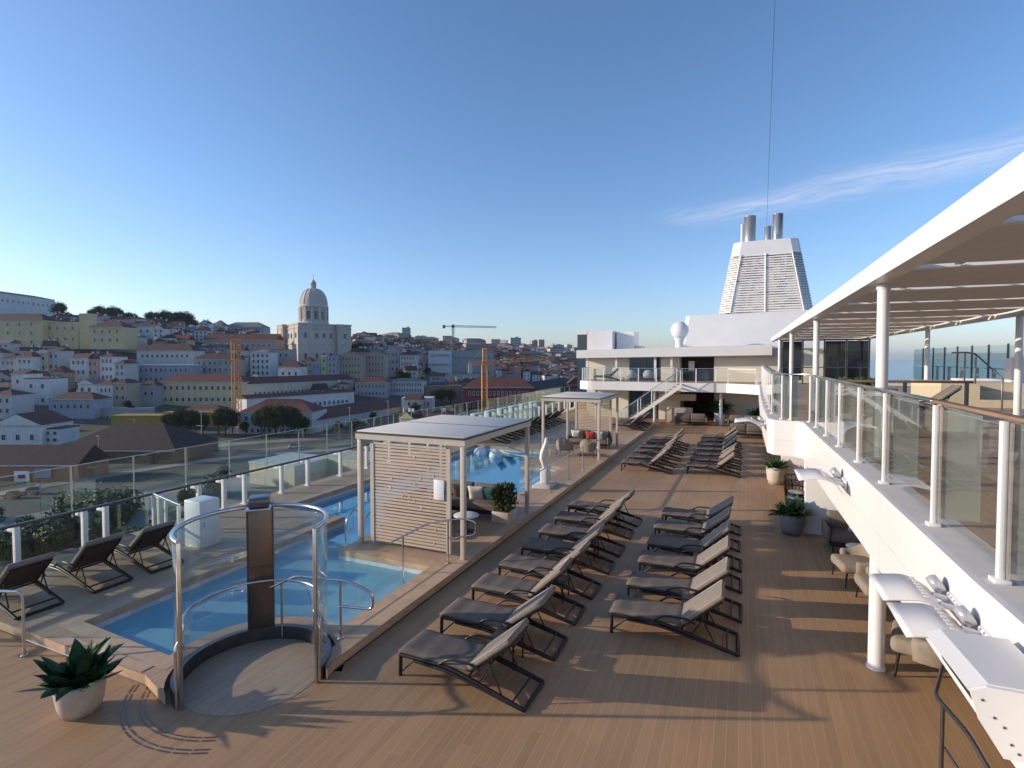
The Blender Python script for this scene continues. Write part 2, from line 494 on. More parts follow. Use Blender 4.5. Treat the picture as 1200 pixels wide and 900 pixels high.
# raised terrace with the pool cut out
outer = [(-13.95, 4.6), (-7.5, 4.6), (-6.82, 4.42)] + arc(SC, 1.1, 246, 14, 26) + [(-5.35, 5.72), (-5.35, 36), (-13.95, 36), (-13.95, 11.5)]
hole = POOL[:]
k = hole.index((-12.3, 11.5))
hole = hole[k:] + hole[:k]
hole = [hole[0]] + hole[1:][::-1]
poly = outer + hole + [hole[0], (-13.95, 11.5)]
b = MB(); b.prism(poly, 0.02, ZT, 0, 1)
struct(b.build('pool_terrace', ['teak', 'coping']))
# coping strips, 4 mm proud
b = MB()
off = offset_poly(POOL, 0.26)
for i in range(len(POOL)):
    j = (i + 1) % len(POOL)
    a, c, d, e = POOL[i], POOL[j], off[j], off[i]
    b.add([(a[0], a[1], ZT + .004), (c[0], c[1], ZT + .004), (d[0], d[1], ZT + .004), (e[0], e[1], ZT + .004)], [(0, 1, 2, 3)])
for (x0, x1, y0, y1) in ((-5.62, -5.352, 5.75, 35.9), (-9.7, -7.6, 4.605, 4.78)):
    b.add([(x0, y0, ZT + .008), (x1, y0, ZT + .008), (x1, y1, ZT + .008), (x0, y1, ZT + .008)], [(0, 1, 2, 3)])
struct(b.build('pool_coping', 'coping'))
# basin
b = MB()
op = offset_poly(POOL, 0.10)
for i in range(len(POOL)):
    j = (i + 1) % len(POOL)
    q = [POOL[i], POOL[j], op[j], op[i]]
    b.prism(q, -0.17, 0.016, 0); b.prism(q, -1.5, -0.174, 1)
b.prism([(-10.05, 5.0), (-5.9, 5.0), (-5.9, 9.44), (-8.41, 9.44), (-8.41, 10.3), (-10.05, 10.3)], -1.45, -0.45, 2)
b.prism([(-12.3, 10.32), (-6.55, 10.32), (-6.55, 23.85), (-12.3, 23.85)], -1.55, -1.35, 3)
b.b2(-9.98, -8.42, 10.3, 10.36, -0.44, -0.12, 4)
struct(b.build('pool_basin', ['pool_rim', 'pool_deep', 'pool_tile', 'pool_deep', 'black']))
NEARP = POOL[:POOL.index((-8.4, 9.45)) + 1] + [(-8.4, 10.33), (-10.0, 10.33)]
FARP = [(-8.4, 10.33)] + POOL[POOL.index((-8.4, 15.4)):] + [(-10.0, 10.33)]
b = MB(); b.add([(x, y, -0.07) for x, y in NEARP], [tuple(range(len(NEARP)))], 0); b.add([(x, y, -0.07) for x, y in FARP], [tuple(range(len(FARP)))], 1)
struct(b.build('pool_water', ['water', 'water_deep']))
# shower floor and drains
b = MB()
b.add([(x, y, .004) for x, y in arc(SC, 0.93, 0, 350, 35)], [tuple(range(36))], 0)
for ring, (ra, rb) in enumerate(((1.30, 1.34), (1.50, 1.54))):
    for a in range(214, 300, 8):
        if ring == 0 and a > 300: continue
        A0, A1 = R(a), R(a + 6.6)
        c = SC
        for w in range(2):
            r0 = ra + w * 0.055; r1 = r0 + 0.020
            b.add([(c[0] + r * math.cos(q), c[1] + r * math.sin(q), .004) for r, q in ((r0, A0), (r1, A0), (r1, A1), (r0, A1))], [(0, 1, 2, 3)], 1)
struct(b.build('shower_floor', ['shower_floor', 'bronze']))

# ------------------------------------------------------------------ sun loungers
def make_lounger(ang=40.5):
    ca, sa = math.cos(R(ang)), math.sin(R(ang))
    t = thing('sun_lounger', 'x', 'sun lounger')
    f = MB()
    for s in (-1, 1):
        y = s * 0.33
        f.tube(fillet([(0.04, y, 0.30), (0.75, y, 0.32), (1.05, y, 0.27), (1.96, y, 0.035)], 0.3, 6), 0.027, 6)
        f.tube(fillet([(0.30, y, 0.265), (0.85, y, 0.255), (1.15, y, 0.19), (1.93, y, 0.03)], 0.3, 6), 0.022, 6)
        f.tube([(1.16, y * .9, 0.30), (1.16 + .74 * ca, y * .9, 0.30 + .74 * sa)], 0.016, 6)
    f.tube([(0.05, -.33, .29), (0.05, .33, .29)], 0.02, 6)
    f.tube([(1.955, -.33, .028), (1.955, .33, .028)], 0.027, 6); f.tube([(1.80, -.33, .10), (1.80, .33, .10)], 0.016, 6)
    f.tube([(1.15, -.33, .27), (1.15, .33, .27)], 0.018, 6)
    f.tube([(1.16 + .74 * ca, -.30, .30 + .735 * sa), (1.16 + .74 * ca, .30, .30 + .735 * sa)], 0.018, 6)
    f.build('frame', 'frame', t)
    for s in (-1, 1):
        l = MB(); y = s * 0.33
        l.tube([(0.05, y, 0.30), (0.04, y, 0.0)], 0.027, 6)
        l.tube([(0.28, y, 0.27), (0.06, y, 0.06)], 0.013, 6)
        l.build('front_leg', 'frame', t)
        st = MB(); st.tube([(1.16 + .5 * ca, s * .27, .30 + .49 * sa), (1.30, s * .29, .215)], .012, 6); st.tube([(1.16 + .34 * ca, s * .27, .30 + .33 * sa), (1.62, s * .29, .12)], .012, 6)
        st.build('back_strut', 'frame', t)
        ar = MB(); ar.tube(fillet([(0.70, y * 1.07, .33), (0.86, y * 1.09, .45), (1.18, y * 1.09, .46), (1.34, y * 1.06, .40)], .14, 5), .014, 6, flat=1.3)
        ar.build('armrest', 'frame', t)
    sl = MB(); sl.add([(1.17 + .71 * ca * q, e, .30 + .71 * sa * q + w) for w in (0, .008) for q, e in ((0, -.28), (1, -.28), (1, .28), (0, .28))],
        [(0, 1, 2, 3), (7, 6, 5, 4), (0, 4, 5, 1), (1, 5, 6, 2), (2, 6, 7, 3), (3, 7, 4, 0)])
    sl.build('back_sling', 'sling', t)
    c = MB()
    nu, nv = 16, 7; vs = []
    for q in range(nu + 1):
        for w in range(nv + 1):
            u, v = q / nu, w / nv * 2 - 1
            e = min(1, min(u, 1 - u) * nu / 1.2, (1 - abs(v)) * nv / 2 / .55 + .0)
            zz_ = .392 - .034 * (1 - min(1, e)) ** 2 - .010 * math.sin(PI * u) * (1 - v * v) - .004 * math.cos(u * 23) - .006 * abs(math.sin(u * PI * 2)) ** 8
            vs.append((.005 + 1.165 * u, .33 * v, zz_))
    top = len(vs); vs += [(x, y, .328) for x, y, z in vs]
    fs = []
    for q in range(nu):
        for w in range(nv):
            o = q * (nv + 1) + w; f4 = (o, o + nv + 1, o + nv + 2, o + 1); fs += [f4, tuple(top + k2 for k2 in f4[::-1])]
    for q in range(nu):
        for o in (q * (nv + 1), q * (nv + 1) + nv): fs.append((o, o + nv + 1, top + o + nv + 1, top + o))
    for w in range(nv):
        for o in (w, nu * (nv + 1) + w): fs.append((o, o + 1, top + o + 1, top + o))
    c.add(vs, fs, 0, True)
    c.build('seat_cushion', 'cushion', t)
    T = Matrix.Rotation(-R(ang), 4, 'Y')
    k = MB(); k.box((1.137 + .40 * ca, 0, .352 + .40 * sa), (0.80, .66, .075), T, 0, .03)
    bc = k.build('back_cushion', 'cushion_sunlit', t)
    pp = MB()
    rim = [(1.085, -.325), (1.085, .325)]
    v = Vector((ca, 0, sa)); nrm = Vector((-v.z, 0, v.x))
    p0 = Vector((1.137 + .40 * ca, 0, .352 + .40 * sa)) + nrm * .036
    loop = [p0 + v * a + Vector((0, q, 0)) for a, q in ((-.385, -.318), (.385, -.318), (.385, .318), (-.385, .318))]
    pp.tube(loop, .006, 5, closed=True)
    pp.build('piping', 'pot', bc)
    return t

PROTO = [make_lounger(a) for a in (40.0, 37.5, 43.0, 40.8)]
fresh = set(range(4))
def place_lounger(x, y, z, rz, label, group):
    rz += random.uniform(-.04, .04); x += random.uniform(-.04, .04)
    k = random.choice((0, 0, 1, 2, 3, 3)) if len(fresh) == 0 else min(fresh)
    L0 = PROTO[k]
    if k in fresh:
        fresh.discard(k)
        L0.location = (x, y, z); L0.rotation_euler = (0, 0, rz); tag(L0, label, None, group)
        return L0
    return dup(L0, (x, y, z), rz, label, group)

left_row = [6.53, 7.70, 8.85, 9.97, 11.10, 12.22, 13.40, 14.62]
for i, y in enumerate(left_row):
    lab = ('taupe lounger nearest the glass shower, front end of the row along the pool kerb' if i == 0 else
           'last taupe lounger, farthest from the shower, in the near row along the pool kerb' if i == 7 else
           'taupe lounger %s from the shower end of the row along the pool kerb' % ordw(i))
    place_lounger(-4.45 + random.uniform(-.03, .03), y, 0, 0, lab, 'near loungers along the pool kerb')
right_row = [8.90, 10.08, 11.28, 12.42, 13.68, 14.92]
for i, y in enumerate(right_row):
    lab = ('taupe lounger in front of its row mid deck, nearest the white round column' if i == 0 else
           'taupe lounger at the far end of the short row in mid deck' if i == 5 else
           'taupe lounger %s from the front of the short row in mid deck' % ordw(i))
    place_lounger(-1.95 + random.uniform(-.03, .03), y, 0, 0, lab, 'near loungers in mid deck')
for i in range(6):
    place_lounger(-4.45, 21.55 + 1.4 * i, 0, 0, 'grey-brown lounger %s in the distant row beside the second cabana' % ('closest to us' if i == 0 else ordw(i) + ' from the front'), 'distant loungers beside the second cabana')
for i in range(7):
    place_lounger(-2.0, 21.95 + 1.4 * i, 0, 0, 'grey-brown lounger %s in the distant middle row near the potted shrub' % ('closest to us' if i == 0 else ordw(i) + ' from the front'), 'distant loungers in the middle of the deck')
for i, (x, y) in enumerate(((-12.95, 5.10), (-12.9, 6.22), (-12.85, 7.25))):
    place_lounger(x, y, ZT, 0, ['dark backed lounger by the glass balustrade cut off at the left edge', 'dark backed lounger by the glass balustrade, middle one of the near three', 'dark backed lounger by the glass balustrade nearest the white cabinet'][i], 'loungers facing the city rail')
for i in range(9):
    place_lounger(-12.95, 25.0 + 1.2 * i, ZT, 0, 'dark lounger %s in the packed row along the far city rail' % ('closest to us' if i == 0 else ordw(i) + ' from the front'), 'loungers packed along the far city rail')
for i in range(4):
    place_lounger(-7.4, 32.5 + 1.25 * i, 0 if 32.5 + 1.25 * i > 36 else ZT, 0, 'taupe lounger %s in the row at the foot of the white stairs' % ('closest to us' if i == 0 else ordw(i) + ' from the front'), 'loungers by the white stairs')

# black side tables between pairs of loungers
def make_side_table():
    t = thing('side_table', 'x', 'side table')
    a = MB(); a.box((0, 0, .36), (.44, .42, .03), None, 0, .012); a.build('table_top', 'wicker', t)
    for sx in (-1, 1):
        for sy in (-1, 1):
            l = MB(); l.tube([(sx * .19, sy * .18, .345), (sx * .19, sy * .18, 0)], .014, 6); l.build('leg', 'frame', t)
    return t
ST = make_side_table(); used = False
for X, Ys, nm in ((-3.18, [(7.12, 'first and second'), (9.41, 'third and fourth'), (11.66, 'fifth and sixth'), (14.0, 'seventh and last')], 'kerb row'),
                  (-0.70, [(9.49, 'first and second'), (11.85, 'third and fourth'), (14.3, 'fifth and last')], 'mid deck row')):
    for y, w in Ys:
        lab = 'low black table between the %s loungers of the near %s' % (w, nm)
        if not used:
            used = True; ST.location = (X, y, 0); tag(ST, lab, None, 'low black tables between loungers')
        else:
            dup(ST, (X, y, 0), 0, lab, 'low black tables between loungers')

# ------------------------------------------------------------------ curved glass shower
t = thing('outdoor_shower', 'curved glass shower with bronze column and steel ring standing by the pool', 'shower', (SC[0], SC[1], 0))
RS = 0.98
A_L, A_R, A_C = 257.5, 10.0, 134.0            # left post, right post, column bearings
def pa(a, r=RS, z=0): return (r * math.cos(R(a)), r * math.sin(R(a)), z)
g = MB()
col_rot = Matrix.Rotation(R(A_C), 4, 'Z')
g.box(pa(A_C, 1.02, 1.12), (.12, .36, 2.14), col_rot, 0, .01)
for s in (-1, 1):
    g.box((1.02 * math.cos(R(A_C)) - s * .185 * math.sin(R(A_C)), 1.02 * math.sin(R(A_C)) + s * .185 * math.cos(R(A_C)), 1.12), (.15, .02, 2.16), col_rot, 1)
cobj = g.build('column', ['bronze', 'darksteel'], t)
g = MB(); g.box(pa(A_C, 0.955, 1.18), (.012, .30, .02), col_rot, 0); g.box(pa(A_C, 0.955, .35), (.012, .30, .015), col_rot, 0); g.build('panel_joint', 'darksteel', cobj)
g = MB()
g.box(pa(A_C, 0.93, 2.25), (.36, .30, .14), col_rot, 0, .02); g.box(pa(A_C, .88, 2.165), (.40, .36, .03), col_rot, 1, .01)
g.build('shower_head', ['darksteel', 'steel'], t)
g = MB(); g.tube([pa(A_L - (A_L - A_R) * k / 40, RS, 2.16) for k in range(41)], .034, 8, flat=1.0); g.build('top_ring', 'steel', t)
for nm, a in (('post', A_L), ('post', A_R)):
    g = MB(); g.box(pa(a, RS, 1.08), (.05, .045, 2.16), Matrix.Rotation(R(a), 4, 'Z'), 0, .008); g.build('post', 'steel', t)
for a0, a1 in ((A_L - 2, A_C + 11), (A_C - 11, A_R + 2)):
    n = 14
    ps = [a0 + (a1 - a0) * k / n for k in range(n + 1)]
    vs = [pa(a, r, z) for a in ps for r in (RS - .006, RS + .006) for z in (.21, 2.13)]
    fs = []
    for k in range(n):
        o = 4 * k
        fs += [(o, o + 4, o + 5, o + 1), (o + 2, o + 3, o + 7, o + 6), (o + 1, o + 5, o + 7, o + 3), (o, o + 2, o + 6, o + 4)]
    g = MB(); g.add(vs, fs, 0, True); g.build('glass_screen', 'glass', t)
g = MB()
n = 30; ps = [A_L - 4 + (A_R + 4 - A_L + 4) * k / n for k in range(n + 1)]
vs = [pa(a, r, z) for a in ps for r in (RS - .04, RS + .05) for z in (0.0, .20)]
fs = []
for k in range(n):
    o = 4 * k
    fs += [(o, o + 4, o + 5, o + 1), (o + 2, o + 3, o + 7, o + 6), (o + 1, o + 5, o + 7, o + 3)]
fs += [(0, 1, 3, 2), (4 * n, 4 * n + 2, 4 * n + 3, 4 * n + 1)]
g.add(vs, fs); g.build('kick_wall', 'darksteel', t)
g = MB()
rail = [pa(A_L, RS + .05, .05), pa(A_L, RS + .06, .80), pa(A_L - 4, RS - .06, .95)] + [pa(A_L - 8 + (A_R + 8 - A_L + 8) * k / 24, RS - .10, .98) for k in range(25)] + [pa(A_R + 4, RS - .06, .95), pa(A_R, RS + .06, .80), pa(A_R, RS + .05, .05)]
g.tube(fillet(rail, .05, 3), .019, 8); g.build('grab_rail', 'steel', t)

# ------------------------------------------------------------------ cabanas
def slat_screen(mb, x0, x1, y, z0, z1, seed):
    rnd = random.Random(seed)
    n = 30; ph = (z1 - z0) / n
    for i in range(n):
        z = z0 + (i + .5) * ph
        gap = .024 if rnd.random() < .85 else .032
        mb.b2(x0 + .05, x1 - .05, y - .014, y + .014, z - ph / 2 + gap / 2, z + ph / 2 - gap / 2, 0)
    for x in (x0, x1): mb.b2(x - .05, x + .05, y - .03, y + .03, z0 - .02, z1 + .02, 1)
    mb.b2(x0 + .052, x1 - .052, y - .025, y + .025, z1 + .002, z1 + .05, 1)
    for k in range(15):                       # short blocks scattered between the slats
        i = rnd.randint(1, n - 2); top = i > 20 or (6 < i < 13)
        x = rnd.uniform(x0 + .12, x1 - .12)
        mb.b2(x - .02, x + .02, y - .02, y + .02, z0 + (i + .5) * ph, z0 + (i + 1.5) * ph, 0)

def cabana(x0, x1, y0, y1, label, screen_y, sx0, sx1, seed):
    cx, cy = (x0 + x1) / 2, (y0 + y1) / 2
    t = thing('cabana', label, 'cabana', (cx, cy, ZT), 0, 'cabanas on the pool terrace')
    hx, hy = (x1 - x0) / 2, (y1 - y0) / 2; H = 2.47
    for sx in (-1, 1):
        for sy in (-1, 1):
            p = MB(); p.box((sx * hx, sy * hy, H / 2), (.105, .105, H), None, 0, .008); p.build('post', 'greige', t)
    r = MB()
    for sy in (-1, 1): r.box((0, sy * hy, H + .07), (2 * hx + .16, .16, .14), None, 0)
    for sx in (-1, 1): r.box((sx * hx, 0, H + .07), (.16, 2 * hy - .164, .14), None, 0)
    for k in range(1, 6): r.box((-hx + 2 * hx * k / 6, 0, H + .09), (.05, 2 * hy - .17, .09), None, 0)
    r.build('roof_frame', 'greige', t)
    r = MB(); r.box((0, 0, H + .152), (2 * hx + .22, 2 * hy + .22, .02), None, 1); r.box((0, 0, H + .178), (2 * hx + .12, 2 * hy + .12, .028), None, 0, .01)
    r.box((0, 0, H + .195), (2 * hx + .12, .03, .008), None, 1)
    r.build('roof', ['grey_slab', 'black'], t)
    s = MB(); slat_screen(s, sx0 - cx, sx1 - cx, screen_y - cy, .10, 2.36, seed)
    s.build('slat_screen', ['slat', 'greige'], t)
    return t
cabana(-8.25, -5.50, 10.05, 13.75, 'slatted cabana with grey roof over the water, close to the glass shower', 10.05, -7.90, -5.86, 3)
cabana(-8.15, -5.62, 22.3, 25.9, 'smaller looking slatted cabana farther down the terrace with red pillow inside', 25.9, -7.7, -5.95, 9)
o = MB(); o.box((0, 0, 0), (.26, .012, .44), None, 0, .004); tag(o.build('notice_board', 'paper', None, (-6.08, 10.0, 1.62)), 'plain white notice hanging on the slatted cabana screen', 'sign')

def pillow(mat, loc, rz, label, w=.46, tilt=62):
    n = 9; vs = []; fs = []
    for s in (1, -1):
        for i in range(n):
            for j in range(n):
                u, v = i / (n - 1) * 2 - 1, j / (n - 1) * 2 - 1
                h = (1 - u ** 4) * (1 - v ** 4)
                k = 1 - .07 * (1 - abs(u)) * abs(v) ** 2 ; l = 1 - .07 * (1 - abs(v)) * abs(u) ** 2
                vs.append((u * w / 2 * l, s * (.012 + .075 * h ** .6), v * w / 2 * k))
        o = 0 if s == 1 else n * n
        fs += [(o + i * n + j, o + i * n + j + 1, o + (i + 1) * n + j + 1, o + (i + 1) * n + j) for i in range(n - 1) for j in range(n - 1)]
    for e in range(n - 1):
        for a, c in ((e, e + 1), (n * (n - 1) + e, n * (n - 1) + e + 1), (e * n, (e + 1) * n), (e * n + n - 1, (e + 1) * n + n - 1)):
            fs.append((a, c, n * n + c, n * n + a))
    T = Matrix.Rotation(R(90 - tilt), 4, 'X')
    b = MB(); b.add(vs, fs, 0, True, T)
    q = b.build('pillow', mat, None, loc, rz)
    return tag(q, label, 'pillow')

def sofa(x, y, z, w, d, rz, label, arms=True, mat='sofa', seats=2):
    t = thing('sofa', label, 'sofa', (x, y, z), rz)
    b = MB(); b.box((0, 0, .20), (w, d, .08), None, 0, .01); b.build('base', 'frame', t)
    for sx in (-1, 1):
        for sy in (-1, 1):
            l = MB(); l.tube([(sx * (w / 2 - .06), sy * (d / 2 - .06), .2), (sx * (w / 2 - .06), sy * (d / 2 - .06), 0)], .02, 6); l.build('leg', 'frame', t)
    for k in range(seats):
        c = MB(); c.box((-w / 2 + w * (k + .5) / seats, -.05, .34), (w / seats - .01, d - .1, .20), None, 0, .06); c.build('seat_cushion', mat, t)
        c = MB(); c.box((-w / 2 + w * (k + .5) / seats, d / 2 - .10, .60), (w / seats - .015, .20, .42), Matrix.Rotation(-.14, 4, 'X'), 0, .07); c.build('back_cushion', mat, t)
    if arms:
        for sx in (-1, 1):
            a = MB(); a.box((sx * (w / 2 + .04), 0, .40), (.10, d, .34), None, 0, .04); a.build('arm', mat, t)
    return t
# first cabana lounge
sofa(-7.0, 13.15, ZT, 2.0, .82, 0, 'dark taupe sofa with pillows facing us under the nearer cabana')
sofa(-7.75, 11.6, ZT, 1.9, .8, PI / 2, 'dark taupe sofa side on behind the slats of the nearer cabana', False)
pillow('pillow_white', (-6.75, 13.10, ZT + .62), .25, 'white pillow on the sofa under the nearer cabana')
pillow('pillow_green', (-6.40, 13.16, ZT + .62), -.1, 'teal pillow on the sofa under the nearer cabana')
pillow('pillow_dark', (-7.25, 13.12, ZT + .62), .1, 'dark brown pillow on the sofa under the nearer cabana')
def round_table(x, y, z, label, r=.32, h=.42):
    t = thing('round_table', label, 'table', (x, y, z))
    b = MB(); b.lathe([(0, h), (r - .01, h), (r, h - .008), (r, h - .02), (r - .03, h - .025), (0, h - .025)], 32); b.build('table_top', 'white', t)
    b = MB(); b.cyl((0, 0, .015), .03, h - .04, 12); b.lathe([(0, .0), (.2, .0), (.2, .015), (0, .02)], 24); b.build('pedestal', 'frame', t)
round_table(-6.35, 11.75, ZT, 'round white topped table under the nearer cabana')

def leafy_bush(name, label, loc, w, d, h, n, mat, seed, cat='plant', size=.11):
    rnd = random.Random(seed); b = MB()
    for i in range(n):
        z = rnd.random() ** .8 * h
        sh = 1 - .25 * (z / h) ** 3
        x = rnd.uniform(-1, 1) * w / 2 * sh; y = rnd.uniform(-1, 1) * d / 2 * sh
        a = rnd.uniform(0, 2 * PI); e = rnd.uniform(.3, 1.4)
        dv = Vector((math.cos(a) * math.cos(e), math.sin(a) * math.cos(e), math.sin(e))); sd = dv.cross(Vector((0, 0, 1))).normalized() * size * .22
        p = Vector((x, y, z)); L = size * rnd.uniform(.7, 1.4)
        b.add([p, p + dv * L * .5 + sd, p + dv * L, p + dv * L * .5 - sd], [(0, 1, 2, 3)])
    return b.build(name, mat, None)
def planter_box(x, y, z, w, d, h, bh, label, matp, matl, seed):
    t = thing('planter', label, 'planter', (x, y, z))
    b = MB(); b.box((0, 0, h / 2), (w, d, h), None, 0, .015); b.build('box', matp, t)
    b = MB(); b.box((0, 0, h + .004), (w - .06, d - .06, .02), None, 0); b.build('soil', 'soil', t)
    f = leafy_bush('foliage', '', None, w * 1.0, d * 1.0, bh, 1500, matl, seed) if False else None
    o = leafy_bush('foliage', '', (0, 0, 0), w, d, bh, 1600, matl, seed); o.parent = t; o.location = (0, 0, h)
    return t
planter_box(-5.83, 12.95, ZT, .48, .62, .30, .62, 'box planter with olive bush at the kerb beside the nearer cabana', 'greige', 'leaf_olive', 4)
# second cabana lounge
sofa(-6.85, 25.35, ZT, 1.9, .8, 0, 'taupe sofa with red and white pillows under the far cabana')
pillow('pillow_white', (-7.5, 25.25, ZT + .62), .1, 'white pillow left of the red pillow under the far cabana')
pillow('pillow_dark', (-7.05, 25.25, ZT + .62), .1, 'dark brown pillow beside the red one under the far cabana')
pillow('pillow_red', (-6.75, 25.15, ZT + .62), .05, 'red pillow on the sofa under the far cabana')
pillow('pillow_white', (-6.35, 25.25, ZT + .62), -.1, 'white pillow right of the red pillow under the far cabana')
pillow('pillow_navy', (-6.0, 25.2, ZT + .62), -.3, 'navy pillow at the right end of the far cabana sofa')
def armchair(x, y, z, rz, label, mat='chair_fabric', group=None):
    t = thing('armchair', label, 'armchair', (x, y, z), rz, group)
    for sx in (-1, 1):
        for sy in (-1, 1):
            l = MB(); l.tube([(sx * .28, sy * .27, .26), (sx * .31, sy * .30, 0)], [.018, .012], 6); l.build('leg', 'frame', t)
    c = MB(); c.box((0, -.04, .33), (.60, .62, .17), None, 0, .06); c.build('seat_cushion', mat, t)
    n = 20; vs = []; fs = []
    for i in range(n + 1):                       # wraparound shell, high at the back
        a = R(-25 + 230 * i / n); hh = .50 + .32 * max(0, math.sin(a)) ** 1.3
        for r, z2 in ((.36, .24), (.40, hh - .05), (.375, hh), (.33, hh - .04), (.30, .26)):
            vs.append((r * 1.0 * math.cos(a), r * .98 * math.sin(a), z2))
    for i in range(n):
        for k in range(4):
            o = i * 5 + k
            fs.append((o, o + 5, o + 6, o + 1))
    fs += [(0, 1, 2, 3, 4), tuple(n * 5 + q for q in (4, 3, 2, 1, 0))]
    s = MB(); s.add(vs, fs, 0, True); s.build('shell', mat, t)
    return t
armchair(-7.35, 22.95, ZT, PI, 'left taupe armchair with its back to us under the far cabana', group='armchairs under the far cabana')
armchair(-6.25, 22.95, ZT, PI, 'right taupe armchair with its back to us under the far cabana', group='armchairs under the far cabana')

# ------------------------------------------------------------------ steel handrails, ladder, lift, floats
def handrail(label, pts, posts, r=.021, name='handrail', rz=0, mat='steel'):
    o = Vector(pts[0]); base = Vector((o.x, o.y, 0))
    t = thing(name, label, 'handrail', base)
    b = MB(); b.tube(fillet([Vector(p) - base for p in pts], .10, 5), r, 8); b.build('rail', mat, t)
    for x, y, z0, z1 in posts:
        b = MB(); b.tube([(x - base.x, y - base.y, z0), (x - base.x, y - base.y, z1)], r * .9, 8)
        b.lathe([(.001, z0 + .012), (.05, z0 + .012), (.05, z0), (.001, z0)], 14, 0, Matrix.Translation((x - base.x, y - base.y, 0)))
        b.build('post', mat, t)
    return t
handrail('steel pool handrail with looped end right behind the glass shower', [(-7.05, 6.2, .76), (-6.45, 6.3, 1.06), (-5.55, 6.46, 1.06), (-5.15, 6.53, .92), (-5.15, 6.53, .66), (-5.69, 6.43, .66)], [(-6.73, 6.26, -.45, .90), (-5.69, 6.43, ZT, 1.04)])
handrail('steel pool handrail with looped end in front of the slatted cabana', [(-6.45, 8.75, .80), (-5.95, 9.35, 1.08), (-5.5, 9.95, 1.08), (-5.28, 10.2, .95), (-5.28, 10.2, .68), (-5.69, 9.74, .68)], [(-6.29, 8.95, -.45, .87), (-5.69, 9.72, ZT, 1.06)])
handrail('long steel handrail along the kerb between the two cabanas', [(-5.95, 14.35, .50), (-5.78, 14.4, .50), (-5.72, 14.5, .90), (-5.72, 15.0, 1.02), (-5.72, 22.1, 1.05), (-5.72, 22.4, .95), (-5.72, 22.4, .6), (-5.72, 21.9, .55)], [(-5.72, 16.27, ZT, 1.02), (-5.72, 18.3, ZT, 1.03), (-5.72, 20.19, ZT, 1.04)])
handrail('steel handrail cut off at the left picture edge beside the potted plant', [(-10.9, 3.55, .70), (-10.35, 4.2, .98), (-9.94, 4.35, .98), (-9.94, 4.35, 0)], [(-9.94, 4.35, 0, .95)])
b = handrail('dark steel handrail at the bottom right corner below the white hood', [(2.35, 4.6, .25), (1.98, 6.2, .98), (1.86, 6.7, 1.02), (2.2, 7.6, 1.02), (3.0, 7.9, 1.02)], [(1.90, 6.6, 0, 1.0)], mat='darksteel')
x = MB(); x.tube([(2.45 - 2.35, 4.9 - 4.6, 0.0), (1.92 - 2.35, 6.6 - 4.6, .55)], .014, 6); x.build('lower_rail', 'darksteel', b)
t = thing('pool_ladder', 'pair of steel grab hoops entering the pool beside the cabana screen', 'pool ladder', (-8.7, 10.45, 0))
for dx in (-.25, .25):
    b = MB(); b.tube(fillet([(dx, -.15, -.9), (dx, -.1, .55), (dx, .25, .72), (dx, .45, .5), (dx, .45, -.9)], .25, 6), .02, 8); b.build('hoop', 'steel', t)
t = thing('pool_lift', 'white curved pool lift arm standing on a white box at the kerb', 'pool lift', (-6.15, 17.0, ZT))
b = MB(); b.box((0, 0, .05), (.6, .9, .10), None, 0, .01); b.build('plinth', 'grey_slab', t)
b = MB(); b.box((0, 0, .36), (.26, .30, .52), None, 0, .05); b.build('body', 'white', t)
b = MB(); b.tube(fillet([(0, 0, .58), (-.03, .0, .8), (-.12, 0, 1.0), (.02, 0, 1.35), (.08, 0, 1.62)], .2, 6), [.07] * 3 + [.085] * 17 + [.05], 8, flat=.8) if False else b.tube([(0, 0, .58), (-.05, 0, .78), (-.10, 0, .95), (-.07, 0, 1.15), (.0, 0, 1.35), (.05, 0, 1.5), (.05, 0, 1.66)], [.07, .08, .10, .10, .085, .07, .045], 10)
b.build('arm', 'white', t)
for i, (x, y, w) in enumerate(((-11.45, 22.6, 'farther'), (-10.5, 22.3, 'nearer'))):
    b = MB(); b.lathe([(.001, -.30)] + [(.32 * math.sin(R(a)), -.32 * math.cos(R(a))) for a in range(15, 180, 15)] + [(.001, .32)], 20); b.v = [(p[0] * .95, p[1] * .95, p[2] * .95) for p in b.v]
    tag(b.build('float_ball', 'ball', None, (x, y, -.02)), '%s white ball floating at the back of the blue pool' % w, 'ball', 'white balls floating in the pool')
b = MB(); b.tube(fillet([(-10.9, 23.72, -.03), (-10.2, 23.0, -.03), (-9.0, 22.7, -.03), (-8.5, 23.0, -.03)], .5, 6), .03, 6)
tag(b.build('pool_hose', 'white'), 'white hose floating on the water behind the balls', 'hose')
# frameless glass fence pieces by the far pool end
t = thing('glass_fence', 'clear frameless glass panes at the pool edge before the far cabana', 'glass fence', (-6.75, 18.0, ZT))
for k in range(3):
    b = MB(); b.box((0, -1.3 + 1.1 * k, .5), (.012, 1.05, 1.0)); b.build('pane', 'glass', t)
